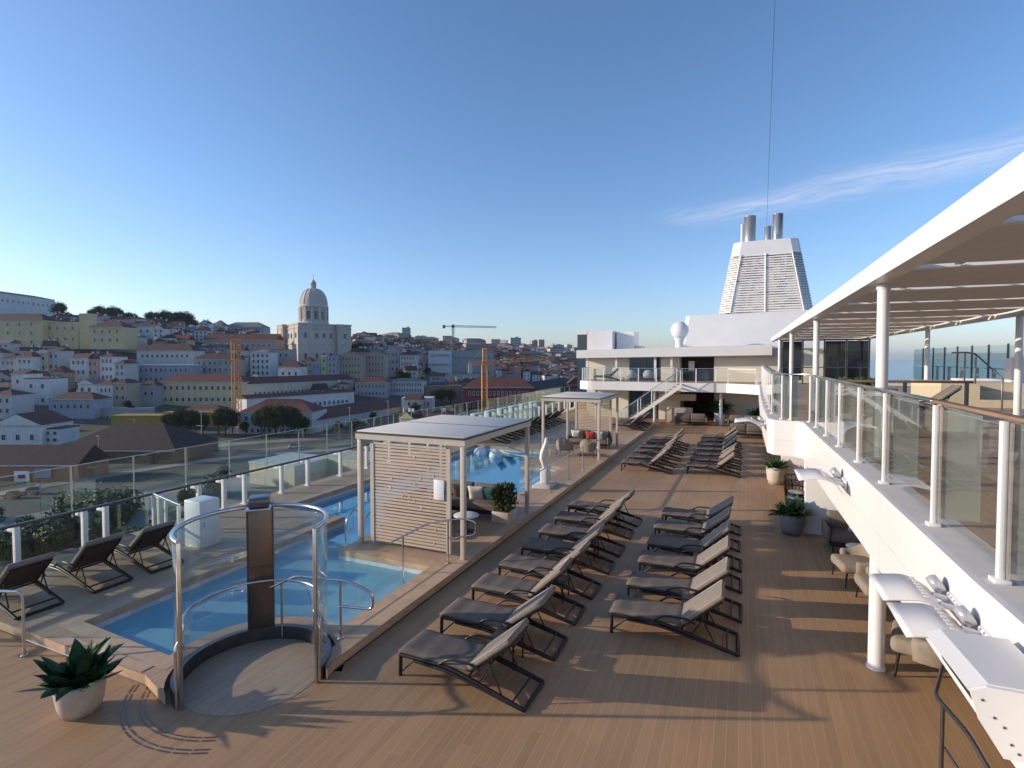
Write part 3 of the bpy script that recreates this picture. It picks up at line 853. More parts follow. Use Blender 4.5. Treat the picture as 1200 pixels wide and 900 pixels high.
# pots
def pot_plant(x, y, label, rr, hh, nleaf, ll, lw, mp, ml, seed, z=0.0, droop=.5):
    t = thing('potted_plant', label, 'potted plant', (x, y, z))
    b = MB(); b.lathe([(.001, .0), (rr * .72, .0), (rr * .9, hh * .3), (rr, hh * .75), (rr * .98, hh), (rr * .92, hh), (rr * .92, hh - .05), (.001, hh - .05)], 28); b.build('pot', mp, t)
    rnd = random.Random(seed); f = MB()
    for i in range(nleaf):
        a = rnd.uniform(0, 2 * PI); e0 = R(rnd.uniform(22, 88)); L = ll * rnd.uniform(.5, 1.2); w = lw * rnd.uniform(.8, 1.2)
        p = Vector((math.cos(a), math.sin(a), 0)) * rnd.uniform(0, rr * .55) + Vector((0, 0, hh - .06)); e = e0
        dr = rnd.choice((.2, .6, 1.0, 1.5, 2.2)) * rnd.uniform(.6, 1.3); tw = rnd.uniform(-.5, .5); side = Vector((-math.sin(a), math.cos(a), 0)) * math.cos(tw) + Vector((0, 0, 1)) * math.sin(tw); seg = 7; vs = []
        for k in range(seg + 1):
            u = k / seg
            ww = w * (math.sin(PI * (.10 + .90 * u) ** 1.15) ** .9 if u < 1 else 0.0) * (1 if u > .2 else .3 + u * 3.5)
            dv = Vector((math.cos(a) * math.cos(e), math.sin(a) * math.cos(e), math.sin(e)))
            up = side.cross(dv)
            vs += [p - side * ww / 2 + up * ww * .12, p.copy(), p + side * ww / 2 + up * ww * .12]
            p = p + dv * L / seg; e -= droop * dr / seg * (1 + u)
        f.add(vs, [(3 * k + q, 3 * k + q + 1, 3 * k + q + 4, 3 * k + q + 3) for k in range(seg) for q in (0, 1)], 0, True)
    f.build('foliage', ml, t)
    b = MB(); b.lathe([(.001, hh - .045), (rr * .91, hh - .045)], 20); b.build('soil', 'soil', t)
pot_plant(-7.70, 3.93, 'broad leaved dark plant in a pale stone pot on the deck by the shower', .27, .42, 58, .50, .155, 'pot', 'leaf', 5, droop=.35)
pot_plant(1.20, 15.3, 'green plant in a dark grey pot before the white partition', .30, .52, 80, .50, .12, 'pot_grey', 'leaf_mid', 6)
pot_plant(1.12, 21.2, 'green shrub in a pale pot farther along the right side of the deck', .32, .62, 110, .42, .10, 'pot', 'leaf_mid', 8)

# ------------------------------------------------------------------ city side balustrade, wind screen, partition, cabinet
RX = -13.65
PY = [3.3, 4.6, 5.9, 7.13, 7.57, 8.83, 9.9, 10.67, 11.36, 12.75, 13.88, 15.5] + [17.0 + 1.5 * k for k in range(20)]
t = thing('glass_balustrade', 'white posted glass balustrade with dark handrail along the city side', 'balustrade', (RX, 0, ZT))
for y in PY:
    b = MB(); b.box((0, y, .45), (.12, .09, .90), None, 0, .008); b.box((-.16, y, .80), (.30, .05, .07), None, 0, .006); b.box((0, y, .012), (.22, .16, .024), None, 0)
    b.build('post', 'white', t)
for y0, y1 in zip(PY[:-1], PY[1:]):
    b = MB(); b.box((-.03, (y0 + y1) / 2, .44), (.012, y1 - y0 - .14, .80)); b.build('glass_panel', 'glass_green', t)
b = MB(); b.box((0, (PY[0] + PY[-1]) / 2, .93), (.11, PY[-1] - PY[0] + 1, .05), None, 0, .012); b.build('handrail', 'rail_dark', t)
b = MB(); b.b2(-.32, .10, -1, 46, -.148, -.02); b.build('sill', 'white', t)
t = thing('wind_screen', 'tall clear glass wind screen standing outside the city side balustrade', 'wind screen', (RX - .30, 0, ZT))
ys = [3.0 + 1.35 * k for k in range(32)]
for y0, y1 in zip(ys[:-1], ys[1:]):
    b = MB(); b.box((0, (y0 + y1) / 2, 1.38), (.014, y1 - y0 - .02, 1.05)); b.box((0, (y0 + y1) / 2, 1.911), (.016, y1 - y0 - .02, .012), None, 1); b.box((0, y1 - .012, 1.38), (.016, .008, 1.05), None, 1); b.build('pane', ['glass_green', 'edge'], t)
for y in ys:
    b = MB(); b.box((0, y, 1.32), (.03, .018, 1.16)); b.build('mullion', 'steel', t)
t = thing('glass_gate', 'short glass partition with steel rail from the balustrade to the white cabinet', 'partition', (-13.6, 8.62, ZT))
b = MB(); b.tube([(.05, 0, .95), (1.62, -.42, .95)], .022, 8); b.build('rail', 'steel', t)
for k, q in enumerate((.06, .84, 1.60)):
    b = MB(); b.box((q, -.265 * q, .46), (.06, .06, .92), None, 0); b.build('post', 'white', t)
for q in (.45, 1.22):
    b = MB(); b.box((q, -.265 * q, .48), (.68, .012, .82), -.26); b.build('glass_panel', 'glass_green', t)
t = thing('deck_cabinet', 'tall white locker at the end of the glass partition by the pool', 'cabinet', (-11.55, 8.45, ZT))
b = MB(); b.box((0, 0, .54), (.54, .50, 1.08), None, 0, .015); b.build('body', 'white', t)
b = MB(); b.box((.275, 0, .54), (.012, .42, .94), None, 0, .004); h = b.build('door', 'white', t)
b = MB(); b.box((.288, -.16, .55), (.02, .02, .12), None, 0); b.build('handle', 'steel', h)
# white framed openings along the far part of the city rail
FRM = None
for i in range(7):
    y = 24.5 + 1.7 * i
    lab = 'white portal frame in the far city rail, %s' % ('closest to us' if i == 0 else '%s from the front' % ordw(i))
    if FRM is None:
        FRM = thing('portal_frame', lab, 'frame', (RX + .2, y, ZT), 0, 'white portal frames in the far city rail')
        b = MB()
        for s in (-1, 1): b.box((0, s * .50, .62), (.30, .12, 1.24), None, 0, .02)
        b.box((0, 0, 1.29), (.30, 1.12, .10), None, 0, .02); b.build('frame', 'white', FRM)
        b = MB(); b.box((-.05, 0, .62), (.012, .86, 1.2)); b.build('pane', 'glass_green', FRM)
    else:
        dup(FRM, (RX + .2, y, ZT), 0, lab)

def Yp(x, y, Y):
    d = ray(x, y); t = Y / d.y
    return Vector((d.x * t, Y, EYE + d.z * t))

# ================================================================== UPPER DECK on the right
ZU = 2.95
EDGE = [(1.66, -14), (1.60, 2), (1.50, 4.6), (1.46, 8.2), (1.40, 11), (1.35, 14.72), (1.22, 14.86), (0.74, 14.98), (0.60, 15.3), (0.60, 19.0), (0.66, 24), (0.78, 30), (0.9, 36.4)]
def inset(path, d):
    out = []
    for i, p in enumerate(path):
        a = Vector(path[max(0, i - 1)]); c = Vector(path[min(len(path) - 1, i + 1)])
        t = (c - a).normalized(); out.append((p[0] + t.y * d, p[1] - t.x * d))
    return out
E1 = inset(EDGE, .22)
b = MB()
b.prism(EDGE[::-1] + [(14.2, -14), (14.2, 36.4)], 2.45, 2.946)
b.prism(EDGE[::-1] + E1, 2.06, 2.447)
struct(b.build('upper_deck', 'plate'))
E2 = inset(EDGE, .42)
b = MB(); b.add([(x, y, ZU) for x, y in E2[::-1] + [(14.1, -14), (14.1, 36.3)]], [tuple(range(len(E2) + 2))])
struct(b.build('upper_deck_floor', 'deck_up'))
b = MB(); q = inset(EDGE, .40)[::-1] + inset(EDGE, .10)
n = len(EDGE); q1 = inset(EDGE, .41); q2 = inset(EDGE, .05)
b.add([(x, y, ZU + .001) for x, y in q1 + q2], [(i, i + 1, n + i + 1, n + i) for i in range(n - 1)])
struct(b.build('deck_gutter', 'grey_slab'))
# glass railing along the edge
P = inset(EDGE, .15)
def along(path, s):
    for a, c in zip(path[:-1], path[1:]):
        a = Vector(a); c = Vector(c); L = (c - a).length
        if s <= L: return a + (c - a) * (s / L)
        s -= L
    return Vector(path[-1])
def s_at_y(path, y):
    s = 0
    for a, c in zip(path[:-1], path[1:]):
        L = (Vector(c) - Vector(a)).length
        if a[1] <= y <= c[1]: return s + L * (y - a[1]) / (c[1] - a[1])
        s += L
    return s
ss = [s_at_y(P, y) for y in (-9, -7.5, -6, -4.5, -3, -1.5, 0, 1.6, 3.15, 4.69, 6.05, 7.85, 9.3, 10.8, 12.2, 13.6, 14.7)]
ss += [ss[-1] + .55 * k for k in (1,)] + [ss[-1] + .75 + 1.55 * k for k in range(14)]
t = thing('glass_railing', 'glass railing with white posts and brown cap along the upper deck edge', 'railing', (P[0][0], P[0][1], ZU))
o0 = Vector((P[0][0], P[0][1]))
pts = [along(P, s) - o0 for s in ss]
for i, p in enumerate(pts):
    a = pts[max(0, i - 1)]; c = pts[min(len(pts) - 1, i + 1)]; d = c - a; an = math.atan2(d.y, d.x) - PI / 2
    b = MB(); b.box((p.x, p.y, .56), (.042, .05, 1.12), an, 0, .006); b.box((p.x, p.y, .015), (.10, .10, .03), an, 0, .006)
    b.box((p.x + .034 * math.cos(an), p.y + .034 * math.sin(an), .56), (.024, .044, 1.10), an, 1)
    b.build('post', ['white', 'greige'], t)
    b = MB(); b.box((p.x + .20 * math.cos(an), p.y + .20 * math.sin(an), .59), (.28, .012, 1.04), an); b.build('glass_fin', 'frost', t)
for p, q in zip(pts[:-1], pts[1:]):
    d = q - p; m_ = (p + q) / 2
    b = MB(); b.box((m_.x, m_.y, .59), (d.length - .10, .014, 1.0), math.atan2(d.y, d.x)); b.build('glass_panel', 'glass', t)
    b = MB(); b.box((m_.x, m_.y, 1.155), (d.length - .004, .085, .03), math.atan2(d.y, d.x), 0, .008); b.build('cap_rail', 'wood_rail' if p.y < 19 else 'steel', t)
# support columns below
for i, y in enumerate((9.12, 18.2, 27.0)):
    t = thing('support_column', ['round white column at the near lounge carrying the upper deck', 'round white column by the white partition, second along the upper deck edge', 'round white column far along under the upper deck edge'][i], 'column', (1.83, y, 0), 0, 'columns under the upper deck')
    b = MB(); b.cyl((0, 0, .02), .105, 2.43, 24); b.build('shaft', 'white', t)
    b = MB(); b.cyl((0, 0, 0), .125, .02, 24); b.build('base_ring', 'white', t)
# partitions under the upper deck and the inner side wall
for x0, x1, y, lab in ((1.50, 4.2, 15.55, 'white partition wall behind the near lounge sofa under the upper deck'), (1.30, 4.2, 21.5, 'white partition wall behind the farther potted shrub')):
    b = MB(); b.box(((x1 - x0) / 2, 0, 1.22), (x1 - x0, .22, 2.44), None, 0, .01); tag(b.build('partition_wall', 'white', None, (x0, y, 0)), lab, 'wall')
b = MB(); b.b2(-.1, .1, 0, 44, 0, 2.44); tag(b.build('inner_wall', 'cream', None, (6.2, -10, 0)), 'long cream wall at the back of the covered lounge below the upper deck', 'wall')

# ------------------------------------------------------------------ canopy
t = thing('canopy', 'long white canopy with canvas panels on round posts over the upper deck', 'canopy', (1.75, 0, ZU))
def cl(x0, x1, y0, y1, z0, z1, mb, mat=0, bev=0): mb.b2(x0 - 1.75, x1 - 1.75, y0, y1, z0 - ZU, z1 - ZU, mat, bev)
b = MB(); cl(1.75, 1.93, -8, 41.5, 5.65, 5.92, b); b.build('edge_beam', 'plate', t)
b = MB(); cl(1.932, 2.12, -8, 41.4, 5.72, 5.76, b); b.build('gutter', 'white', t)
b = MB(); cl(6.72, 6.9, -8, 41.5, 5.65, 5.92, b); b.build('edge_beam', 'cream', t)
y = -7.2; k = 0
while y < 38.5:
    b = MB(); cl(2.13, 6.715, y - .07, y + .07, 5.745, 5.835, b); b.build('cross_beam', 'white', t)
    # sagging canvas between two cross beams, with a bright gap at the front
    n = 12; m_ = 6; vs = []; fs = []
    for i in range(n + 1):
        for j in range(m_ + 1):
            u = i / n; v = j / m_
            x = 2.20 + 4.42 * u; yy = y + .14 + 2.36 * v
            sc = .05 * abs(math.sin(u * PI * 5)) * (1 if j in (0, m_) else .25)
            vs.append((x - 1.75, yy + (sc if j == 0 else -sc if j == m_ else 0), 5.845 - ZU - .075 * v - .03 * math.sin(PI * v) - .02 * math.sin(PI * u)))
    for i in range(n):
        for j in range(m_):
            o = i * (m_ + 1) + j; fs.append((o, o + m_ + 1, o + m_ + 2, o + 1))
    b = MB(); b.add(vs, fs, 0, True); b.add([(p[0], p[1], p[2] + .012) for p in vs], fs, 0, True); b.build('canvas_panel', 'canvas', t)
    b = MB()
    for i in range(6):
        b.b2(2.6 + .75 * i - 1.75, 2.68 + .75 * i - 1.75, y + 2.44, y + 2.62, 5.765 - ZU, 5.785 - ZU)
    b.build('clip_row', 'darksteel', t)
    y += 2.72; k += 1
for y in (-7.5, 1.4, 9.9, 18.1, 27.0, 35.6):
    b = MB(); b.cyl((1.98 - 1.75, y, 0), .082, 2.70, 20); b.cyl((1.98 - 1.75, y, 2.62), .095, .08, 20); b.build('column', 'white', t)
for y in (1.4, 10.0, 18.6, 26.4, 35):
    b = MB(); b.cyl((6.8 - 1.75, y, 0), .082, 2.70, 20); b.build('column', 'white', t)

# ------------------------------------------------------------------ things standing on the upper deck
a = D(1134, 447, 10.1); c = D(955, 447, 10.6); L = (Vector((a.x, a.y)) - Vector((c.x, c.y))).length
an = math.atan2(a.y - c.y, a.x - c.x)
t = thing('inner_balustrade', 'glass balustrade with brown wooden handrail across the upper deck', 'balustrade', (c.x + .55, c.y + .2, ZU), an)
L -= .55
b = MB(); b.box((L / 2, 0, 1.10), (L + .2, .07, .05), None, 0, .012); b.build('handrail', 'wood_rail', t)
for q in (.05, L * .5, L):
    b = MB(); b.box((q, 0, .54), (.05, .05, 1.07), None, 0); b.box((q, 0, .02), (.16, .16, .04)); b.build('post', 'darksteel', t)
for q in (.27, .76):
    b = MB(); b.box((L * q, 0, .56), (L * .44, .014, .92)); b.build('glass_panel', 'glass', t)
t = thing('grass_planter', 'long planter of upright grasses behind the wooden handrail on the upper deck', 'planter', (2.9, 17.2, ZU))
b = MB(); b.box((0, 0, .3), (1.3, .5, .6), None, 0, .02); b.build('box', 'step', t)
o = leafy_bush('foliage', '', None, 1.25, .45, .30, 500, 'leaf_mid', 31, size=.16); o.parent = t; o.location = (0, 0, .6)
t = thing('pool_steps', 'cream stepped platform with grey handrails on the upper deck', 'steps', (5.9, 21.4, ZU))
b = MB()
b.b2(1.0, 4.4, 0, .42, 0, .24, 0); b.b2(1.0, 4.4, .422, .84, 0, .48); b.b2(1.0, 5.4, .842, 3.4, 0, .74); b.b2(0, .998, 0, 3.4, 0, .74); b.b2(4.402, 5.4, 0, .84, 0, .74)
b.build('steps', 'step', t)
b = MB()
for q in (.9, 4.6):
    b = MB(); b.tube(fillet([(q, .1, .70), (q, .1, 1.70), (q, .9, 1.75), (q, 2.2, 1.75)], .12, 4), .028, 8)
    b.tube([(q, 1.0, .7), (q, 1.0, 1.75)], .024, 8)
    b.tube([(q, .15, 1.7), (q + .3, -1.0, .95), (q + .3, -1.0, 0)], .024, 8); b.build('handrail', 'darksteel', t)
b = MB(); b.box((2.6, 1.9, 1.15), (.55, .5, .82), None, 0, .03); b.build('cover_box', 'white', t)
b = MB(); b.box((3.2, 3.0, .78), (4.0, .7, .08), None, 0, .02); b.build('rim', 'white', t)
t = thing('wind_wall', 'tall bluish glass wind wall with dark posts on the sea side of the upper deck', 'wind screen', (10.6, 0, ZU))
for k in range(24):
    y = -4 + 2.0 * k
    b = MB(); b.box((0, y + 1.0, 1.1), (.016, 1.96, 2.1)); b.build('pane', 'glass_green', t)
    b = MB(); b.box((0, y, 1.1), (.07, .06, 2.2)); b.build('post', 'darksteel', t)
    b = MB(); b.box((.25, y + .1, .52), (.12, .16, 1.04), None, 0, .01); b.build('bollard', 'white', t)
b = MB(); b.box((.25, 20, 1.07), (.12, 48, .05)); b.build('handrail', 'white', t)
t = thing('glazed_wall', 'dark framed glazed wall closing the far end beneath the canopy', 'wall', (2.2, 37.2, ZU))
for k in range(5):
    b = MB(); b.box((1.15 * k, 0, 1.35), (.08, .08, 2.7)); b.build('post', 'darksteel', t)
for k in range(4):
    b = MB(); b.box((1.15 * k + .575, 0, 1.4), (1.05, .02, 2.4)); b.build('pane', 'glass_dark' if k != 1 else 'glass', t)
b = MB(); b.box((2.3, 0, 2.68), (4.7, .12, .10)); b.box((2.3, -.002, 1.0), (4.6, .07, .06)); b.build('beam', 'darksteel', t)
# dark chair and table seen through the railing
def wire_chair(x, y, z, rz, label, group=None):
    t = thing('dining_chair', label, 'chair', (x, y, z), rz, group)
    b = MB(); b.box((0, 0, .45), (.46, .46, .04), None, 0, .015); b.build('seat', 'wicker', t)
    b = MB(); b.box((0, .22, .68), (.46, .03, .42), Matrix.Rotation(-.15, 4, 'X'), 0, .012); b.build('backrest', 'wicker', t)
    for sx in (-1, 1):
        for sy in (-1, 1):
            b = MB(); b.tube([(sx * .2, sy * .2, .44), (sx * .23, sy * .23, 0)], .014, 6); b.build('leg', 'frame', t)
        b = MB(); b.tube(fillet([(sx * .24, -.2, .44), (sx * .25, -.2, .66), (sx * .25, .22, .70)], .06, 3), .013, 6); b.build('arm', 'frame', t)
    return t
wire_chair(3.05, 14.4, ZU, 2.6, 'dark wicker chair behind the glass railing on the upper deck')
place_lounger(3.3, 17.0, ZU, 0, 'taupe lounger behind the glass railing under the canopy', 'lounger on the upper deck')
round_table(2.5, 12.9, ZU, 'round white table behind the glass railing on the upper deck', .35, .5)
o = MB(); o.box((0, 0, 0), (.30, .012, .30), None, 0, .003); tag(o.build('notice_board', 'paper', None, (1.20, 15.22, 3.70)), 'square white notice on the upper deck railing by the corner', 'sign')

# ------------------------------------------------------------------ white hooded floodlights on the fascia
def hood_light(x, y, z, s, label, w=.42, mat_in='frame'):
    t = thing('hooded_floodlight', label, 'floodlight', (x, y, z), 0, 'hooded floodlights on the upper deck fascia')
    prof = []
    for k in range(11):
        u = k / 10
        prof.append((-.08 - .60 * u, -.06 + .24 * min(1.0, u * 2.2) ** .5 * (1 - .0 * u) - .05 * u - .05 * max(0, u - .6)))
    b = MB(); n = len(prof); th = .018
    vs = [(px, yy, pz) for px, pz in prof for yy in (-w, w)] + [(px + .004, yy, pz - th) for px, pz in prof for yy in (-w, w)]
    fs = []
    m2 = 2 * n
    for i in range(n - 1):
        fs += [(2 * i, 2 * i + 1, 2 * i + 3, 2 * i + 2), (m2 + 2 * i, m2 + 2 * i + 2, m2 + 2 * i + 3, m2 + 2 * i + 1), (2 * i, 2 * i + 2, m2 + 2 * i + 2, m2 + 2 * i), (2 * i + 1, m2 + 2 * i + 1, m2 + 2 * i + 3, 2 * i + 3)]
    fs += [(2 * n - 2, 2 * n - 1, m2 + 2 * n - 1, m2 + 2 * n - 2), (0, m2, m2 + 1, 1)]
    b.add([(p[0] * s, p[1] * s, p[2] * s) for p in vs], fs, 0, True)
    b.build('hood', 'white', t)
    b = MB()
    for k in range(7): b.box(((-.30) * s, (-w + .1 + k * (2 * w - .2) / 6) * s, (.135 + .028) * s), (.03, .014, .012), None, 0)
    b.build('vent_slots', 'grey_slab', t)
    b = MB(); b.tube([(.0, -.12 * s, .02), (-.16 * s, -.12 * s, .06 * s)], .03 * s, 8); b.tube([(.0, .12 * s, .02), (-.16 * s, .12 * s, .06 * s)], .03 * s, 8); b.box((-.005, 0, .02), (.03, .34 * s, .14 * s), None, 0, .01)
    b.build('bracket', 'white', t)
    b = MB(); b.lathe([(.001, -.05 * s), (.085 * s, -.05 * s), (.10 * s, 0), (.09 * s, .05 * s), (.001, .06 * s)], 20, 0, Matrix.Translation((-.09 * s, .26 * s, .12 * s)) @ Matrix.Rotation(1.0, 4, 'Y'))
    b.build('lamp', 'lampglass', t)
    return t
hood_light(1.49, 4.97, 2.62, .75, 'white hooded floodlight on the fascia, middle of the three at the lower right', .34)
hood_light(1.50, 4.40, 2.62, .75, 'white hooded floodlight just behind the big white hood at the right edge', .34)
hood_light(1.42, 9.30, 2.60, .95, 'white hooded floodlight above the dark grey plant pot')
hood_light(0.58, 16.4, 2.62, 1.15, 'farthest white hooded floodlight beside the fascia corner')
# the big near one: box hood seen from its end
t = thing('hooded_floodlight', 'largest white box shaped hood at the right picture edge with bolted end plate', 'floodlight', (1.50, 3.82, 2.62), 0, 'hooded floodlights on the upper deck fascia')
top = [(-.05, .22), (-.30, .22), (-.44, .17)]
outl = [(-.02, .215), (-.34, .21), (-.41, .175), (-.37, .03), (-.27, -.14), (-.02, -.13)]
b = MB(); n = len(outl)
for y0, y1 in ((-.42, -.40),):
    b.add([(x, y0, z) for x, z in outl] + [(x, y1, z) for x, z in outl], [tuple(range(n)), tuple(range(n, 2 * n))[::-1]] + [(i, (i + 1) % n, n + (i + 1) % n, n + i) for i in range(n)])
b.build('end_plate', 'white', t)
b = MB()
b.add([(-.03, -.398, .223), (-.33, -.398, .218), (-.42, -.398, .18), (-.44, .22, .17), (-.36, .22, .205), (-.03, .22, .21),
       (-.03, -.398, .205), (-.325, -.398, .20), (-.41, -.398, .162), (-.43, .22, .152), (-.355, .22, .187), (-.03, .22, .19)],
      [(0, 1, 4, 5), (1, 2, 3, 4), (6, 11, 10, 7), (7, 10, 9, 8), (2, 8, 9, 3), (0, 6, 7, 1), (1, 7, 8, 2), (5, 4, 10, 11), (4, 3, 9, 10), (0, 5, 11, 6)])
b.build('hood', 'white', t)
b = MB(); b.add([(-.36, -.39, .14), (-.33, -.39, .02), (-.25, -.39, -.12), (-.06, -.39, -.13), (-.38, .2, .12), (-.35, .2, .03), (-.26, .2, -.08), (-.06, .2, -.1)], [(0, 1, 5, 4), (1, 2, 6, 5), (2, 3, 7, 6)], 0, True)
b.build('lining', 'black', t)
b = MB()
for x, z in ((-.36, .14), (-.31, .06), (-.27, .02), (-.24, -.06), (-.21, -.10)):
    b.lathe([(.001, .0), (.007, 0), (.007, .003), (.001, .004)], 10, 0, Matrix.Translation((x, -.42, z)) @ Matrix.Rotation(PI / 2, 4, 'X'))
b.build('bolts', 'darksteel', t)

# ------------------------------------------------------------------ covered lounge at lower right
t1 = sofa(2.75, 14.55, 0, 1.7, .85, 0, 'dark taupe sofa with grey pillow before the white partition under the upper deck', mat='sofa')
pillow('pillow_grey', (2.55, 14.42, .64), .15, 'grey patterned pillow on the sofa before the white partition', .5)
q = armchair(2.15, 12.45, 0, -PI / 2 + .2, 'taupe armchair seen from behind, farther of the two beside the round column'); q.scale = (1.12,) * 3
q = armchair(2.40, 11.35, 0, -PI / 2 + .1, 'taupe armchair seen from behind, nearer of the two beside the round column'); q.scale = (1.2,) * 3
pillow('pillow_white', (2.62, 11.9, .60), -1.2, 'pale pillow on a low seat behind the near white column', .42)
sofa(3.7, 12.6, 0, 1.6, .85, -PI / 2, 'taupe sofa deeper in the covered lounge facing the pool')
q = armchair(2.50, 9.25, 0, -PI / 2 - .25, 'big taupe armchair close beside the near white column'); q.scale = (1.3,) * 3
round_table(2.35, 13.4, 0, 'small round white table between sofa and armchairs in the covered lounge', .26, .45)
# stack of wire chairs beside the dark planter
t = thing('stacked_wire_chairs', 'tall stack of dark wire chairs with pale seat pads beside the dark plant pot', 'chair stack', (1.42, 16.6, 0), .4)
for k in range(3):
    o = k * .16
    b = MB()
    for q in range(9):
        a = R(-70 + 140 * q / 8)
        b.tube([(.26 * math.sin(a) , .22 * math.cos(a), .44 + o), (.33 * math.sin(a), .34 * math.cos(a), .9 + o)], .010, 5)
    b.tube([(.33 * math.sin(R(-70 + 140 * q / 12)), .34 * math.cos(R(-70 + 140 * q / 12)), .9 + o) for q in range(13)], .014, 5)
    b.lathe([(.001, .43 + o), (.25, .43 + o), (.27, .45 + o), (.001, .46 + o)], 16)
    b.build('chair_frame', 'frame', t)
    b = MB(); b.lathe([(.001, .462 + o), (.22, .462 + o), (.24, .48 + o), (.22, .505 + o), (.001, .51 + o)], 18); b.build('seat_pad', 'pillow_white', t)
b = MB()
for sx in (-1, 1):
    for sy in (-1, 1): b.tube([(sx * .15, sy * .15, .43), (sx * .24, sy * .24, 0)], .012, 6)
b.build('legs', 'frame', t)

# ================================================================== AFT DECKHOUSE
YB, YW = 37.6, 40.5
t = thing('deckhouse', 'white two storey deckhouse with balcony and dark glazed doors behind the pool deck', 'deckhouse', (-5.5, YW, 0))
def lx(x): return x + 5.5
def ly(y): return y - YW
b = MB()
# wall pieces round the openings (front face at YW)
def wall(x0, x1, z0, z1, mat=0): b.b2(lx(x0 * .93 if x0 < 10 else x0), lx(x1 * .93 if x1 < 10 else x1), 0, .3, z0, z1, mat)
wall(-12.0, -8.55, 0, 2.2); wall(-6.15, -4.5, 0, 2.2); wall(-2.0, 14, 0, 2.2); wall(7.0, 14, 2.2, 2.9)
wall(-12.0, -8.5, 2.86, 5.0); wall(-6.0, -4.6, 2.86, 5.0); wall(-2.05, 7.3, 2.86, 5.2)
b.b2(lx(-11.16), lx(-10.9), .302, 14, 0, 4.9); b.b2(lx(-10.898), lx(6.8), 13.7, 14, 0, 4.9)
b.build('wall', 'cream', t)
b = MB(); b.b2(lx(-7.95), lx(-5.72), .10, .16, 0, 2.2); d = b.build('window', 'glass_blue', t)
b = MB()
for x in (-7.9, -6.83, -5.77): b.b2(lx(x) - .04, lx(x) + .04, .04, .098, 0, 2.2)
b.build('frame', 'darksteel', d)
b = MB(); b.b2(lx(-7.9), lx(-5.58), .10, .16, 2.87, 4.6); d = b.build('window', 'glass_blue', t)
b = MB()
for x in (-7.85, -6.74, -5.63): b.b2(lx(x) - .04, lx(x) + .04, .04, .098, 2.87, 4.6)
b.build('frame', 'darksteel', d)
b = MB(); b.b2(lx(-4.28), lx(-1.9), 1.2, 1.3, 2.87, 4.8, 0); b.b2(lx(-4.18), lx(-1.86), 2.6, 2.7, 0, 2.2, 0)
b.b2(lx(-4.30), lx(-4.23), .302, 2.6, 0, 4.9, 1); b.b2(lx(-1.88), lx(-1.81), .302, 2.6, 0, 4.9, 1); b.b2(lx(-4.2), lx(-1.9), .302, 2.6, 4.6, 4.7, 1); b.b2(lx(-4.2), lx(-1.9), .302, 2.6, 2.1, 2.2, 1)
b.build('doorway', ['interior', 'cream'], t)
b = MB(); b.b2(lx(-2.9), lx(-2.3), .6, 1.1, 2.87, 3.7, 0); b.b2(lx(-3.7), lx(-3.3), .8, 1.1, 3.6, 4.3, 1); b.build('bar_unit', ['black', 'paper'], t)
# balcony slab with rounded left end
pl = [(.95, YB), (.95, YW - .002), (-11.3, YW - .002)] + [(-11.3 + 1.2 * (1 - math.sin(a)) - .0, YB + 1.2 * (1 - math.cos(a)) ) for a in (0,)] 
pl = [(1.0, YW - .003), (-11.2, YW - .003), (-11.2, YB + 1.2)] + [(-10.0 - 1.2 * math.cos(R(q)), YB + 1.2 - 1.2 * math.sin(R(q))) for q in range(15, 91, 15)] + [(-1.0, YB), (1.0, YB - 1.4)]
b = MB(); b.prism([(lx(x), ly(y)) for x, y in pl], 2.25, 2.855, 0); b.build('balcony', 'white', t)
b = MB(); b.prism([(lx(x), ly(y)) for x, y in ((.7, YW - .01), (-10.9, YW - .01), (-10.9, YB + 1.2), (-9.8, YB + .25), (-1, YB + .25), (.7, YB - 1.1))], 2.858, 2.866); b.build('balcony_floor', 'deck_up', t)
# roof: a long white slab rising to the right
RL = [(-11.75, 39.5, 4.52, 5.12), (1.75, 39.5, 4.72, 5.44)]
vs = []
for x, y, z0, z1 in RL:
    vs += [(lx(x), ly(y), z0), (lx(x), ly(y), z1), (lx(x), ly(58), z0), (lx(x), ly(58), z1)]
b = MB(); b.add(vs, [(0, 1, 5, 4), (2, 6, 7, 3), (0, 2, 3, 1), (4, 5, 7, 6), (1, 3, 7, 5), (0, 4, 6, 2)]); b.build('roof', 'white', t)
for x in (-11.0, -8.75, -5.9, -4.75):
    b = MB(); b.b2(lx(x) - .09, lx(x) + .09, -2.4, -2.22, 2.867, 4.6) if False else b.b2(lx(x) - .08, lx(x) + .08, -.7, -.54, 2.867, 4.58); b.build('pillar', 'white', t)
for x in (-9.9, -5.7, -1.35):
    b = MB(); b.cyl((lx(x), -2.0, 0), .11, 2.25, 18); b.build('column', 'white', t)
b = MB(); b.b2(lx(-4.9), lx(-3.0), -1.6, -1.0, 1.55, 2.0); b.build('bar_canopy', 'slat', t)
b = MB(); b.b2(lx(-4.9), lx(-3.2), -1.8, -1.3, 0, 1.05, 0, .02); b.build('bar_counter', 'pot', t)
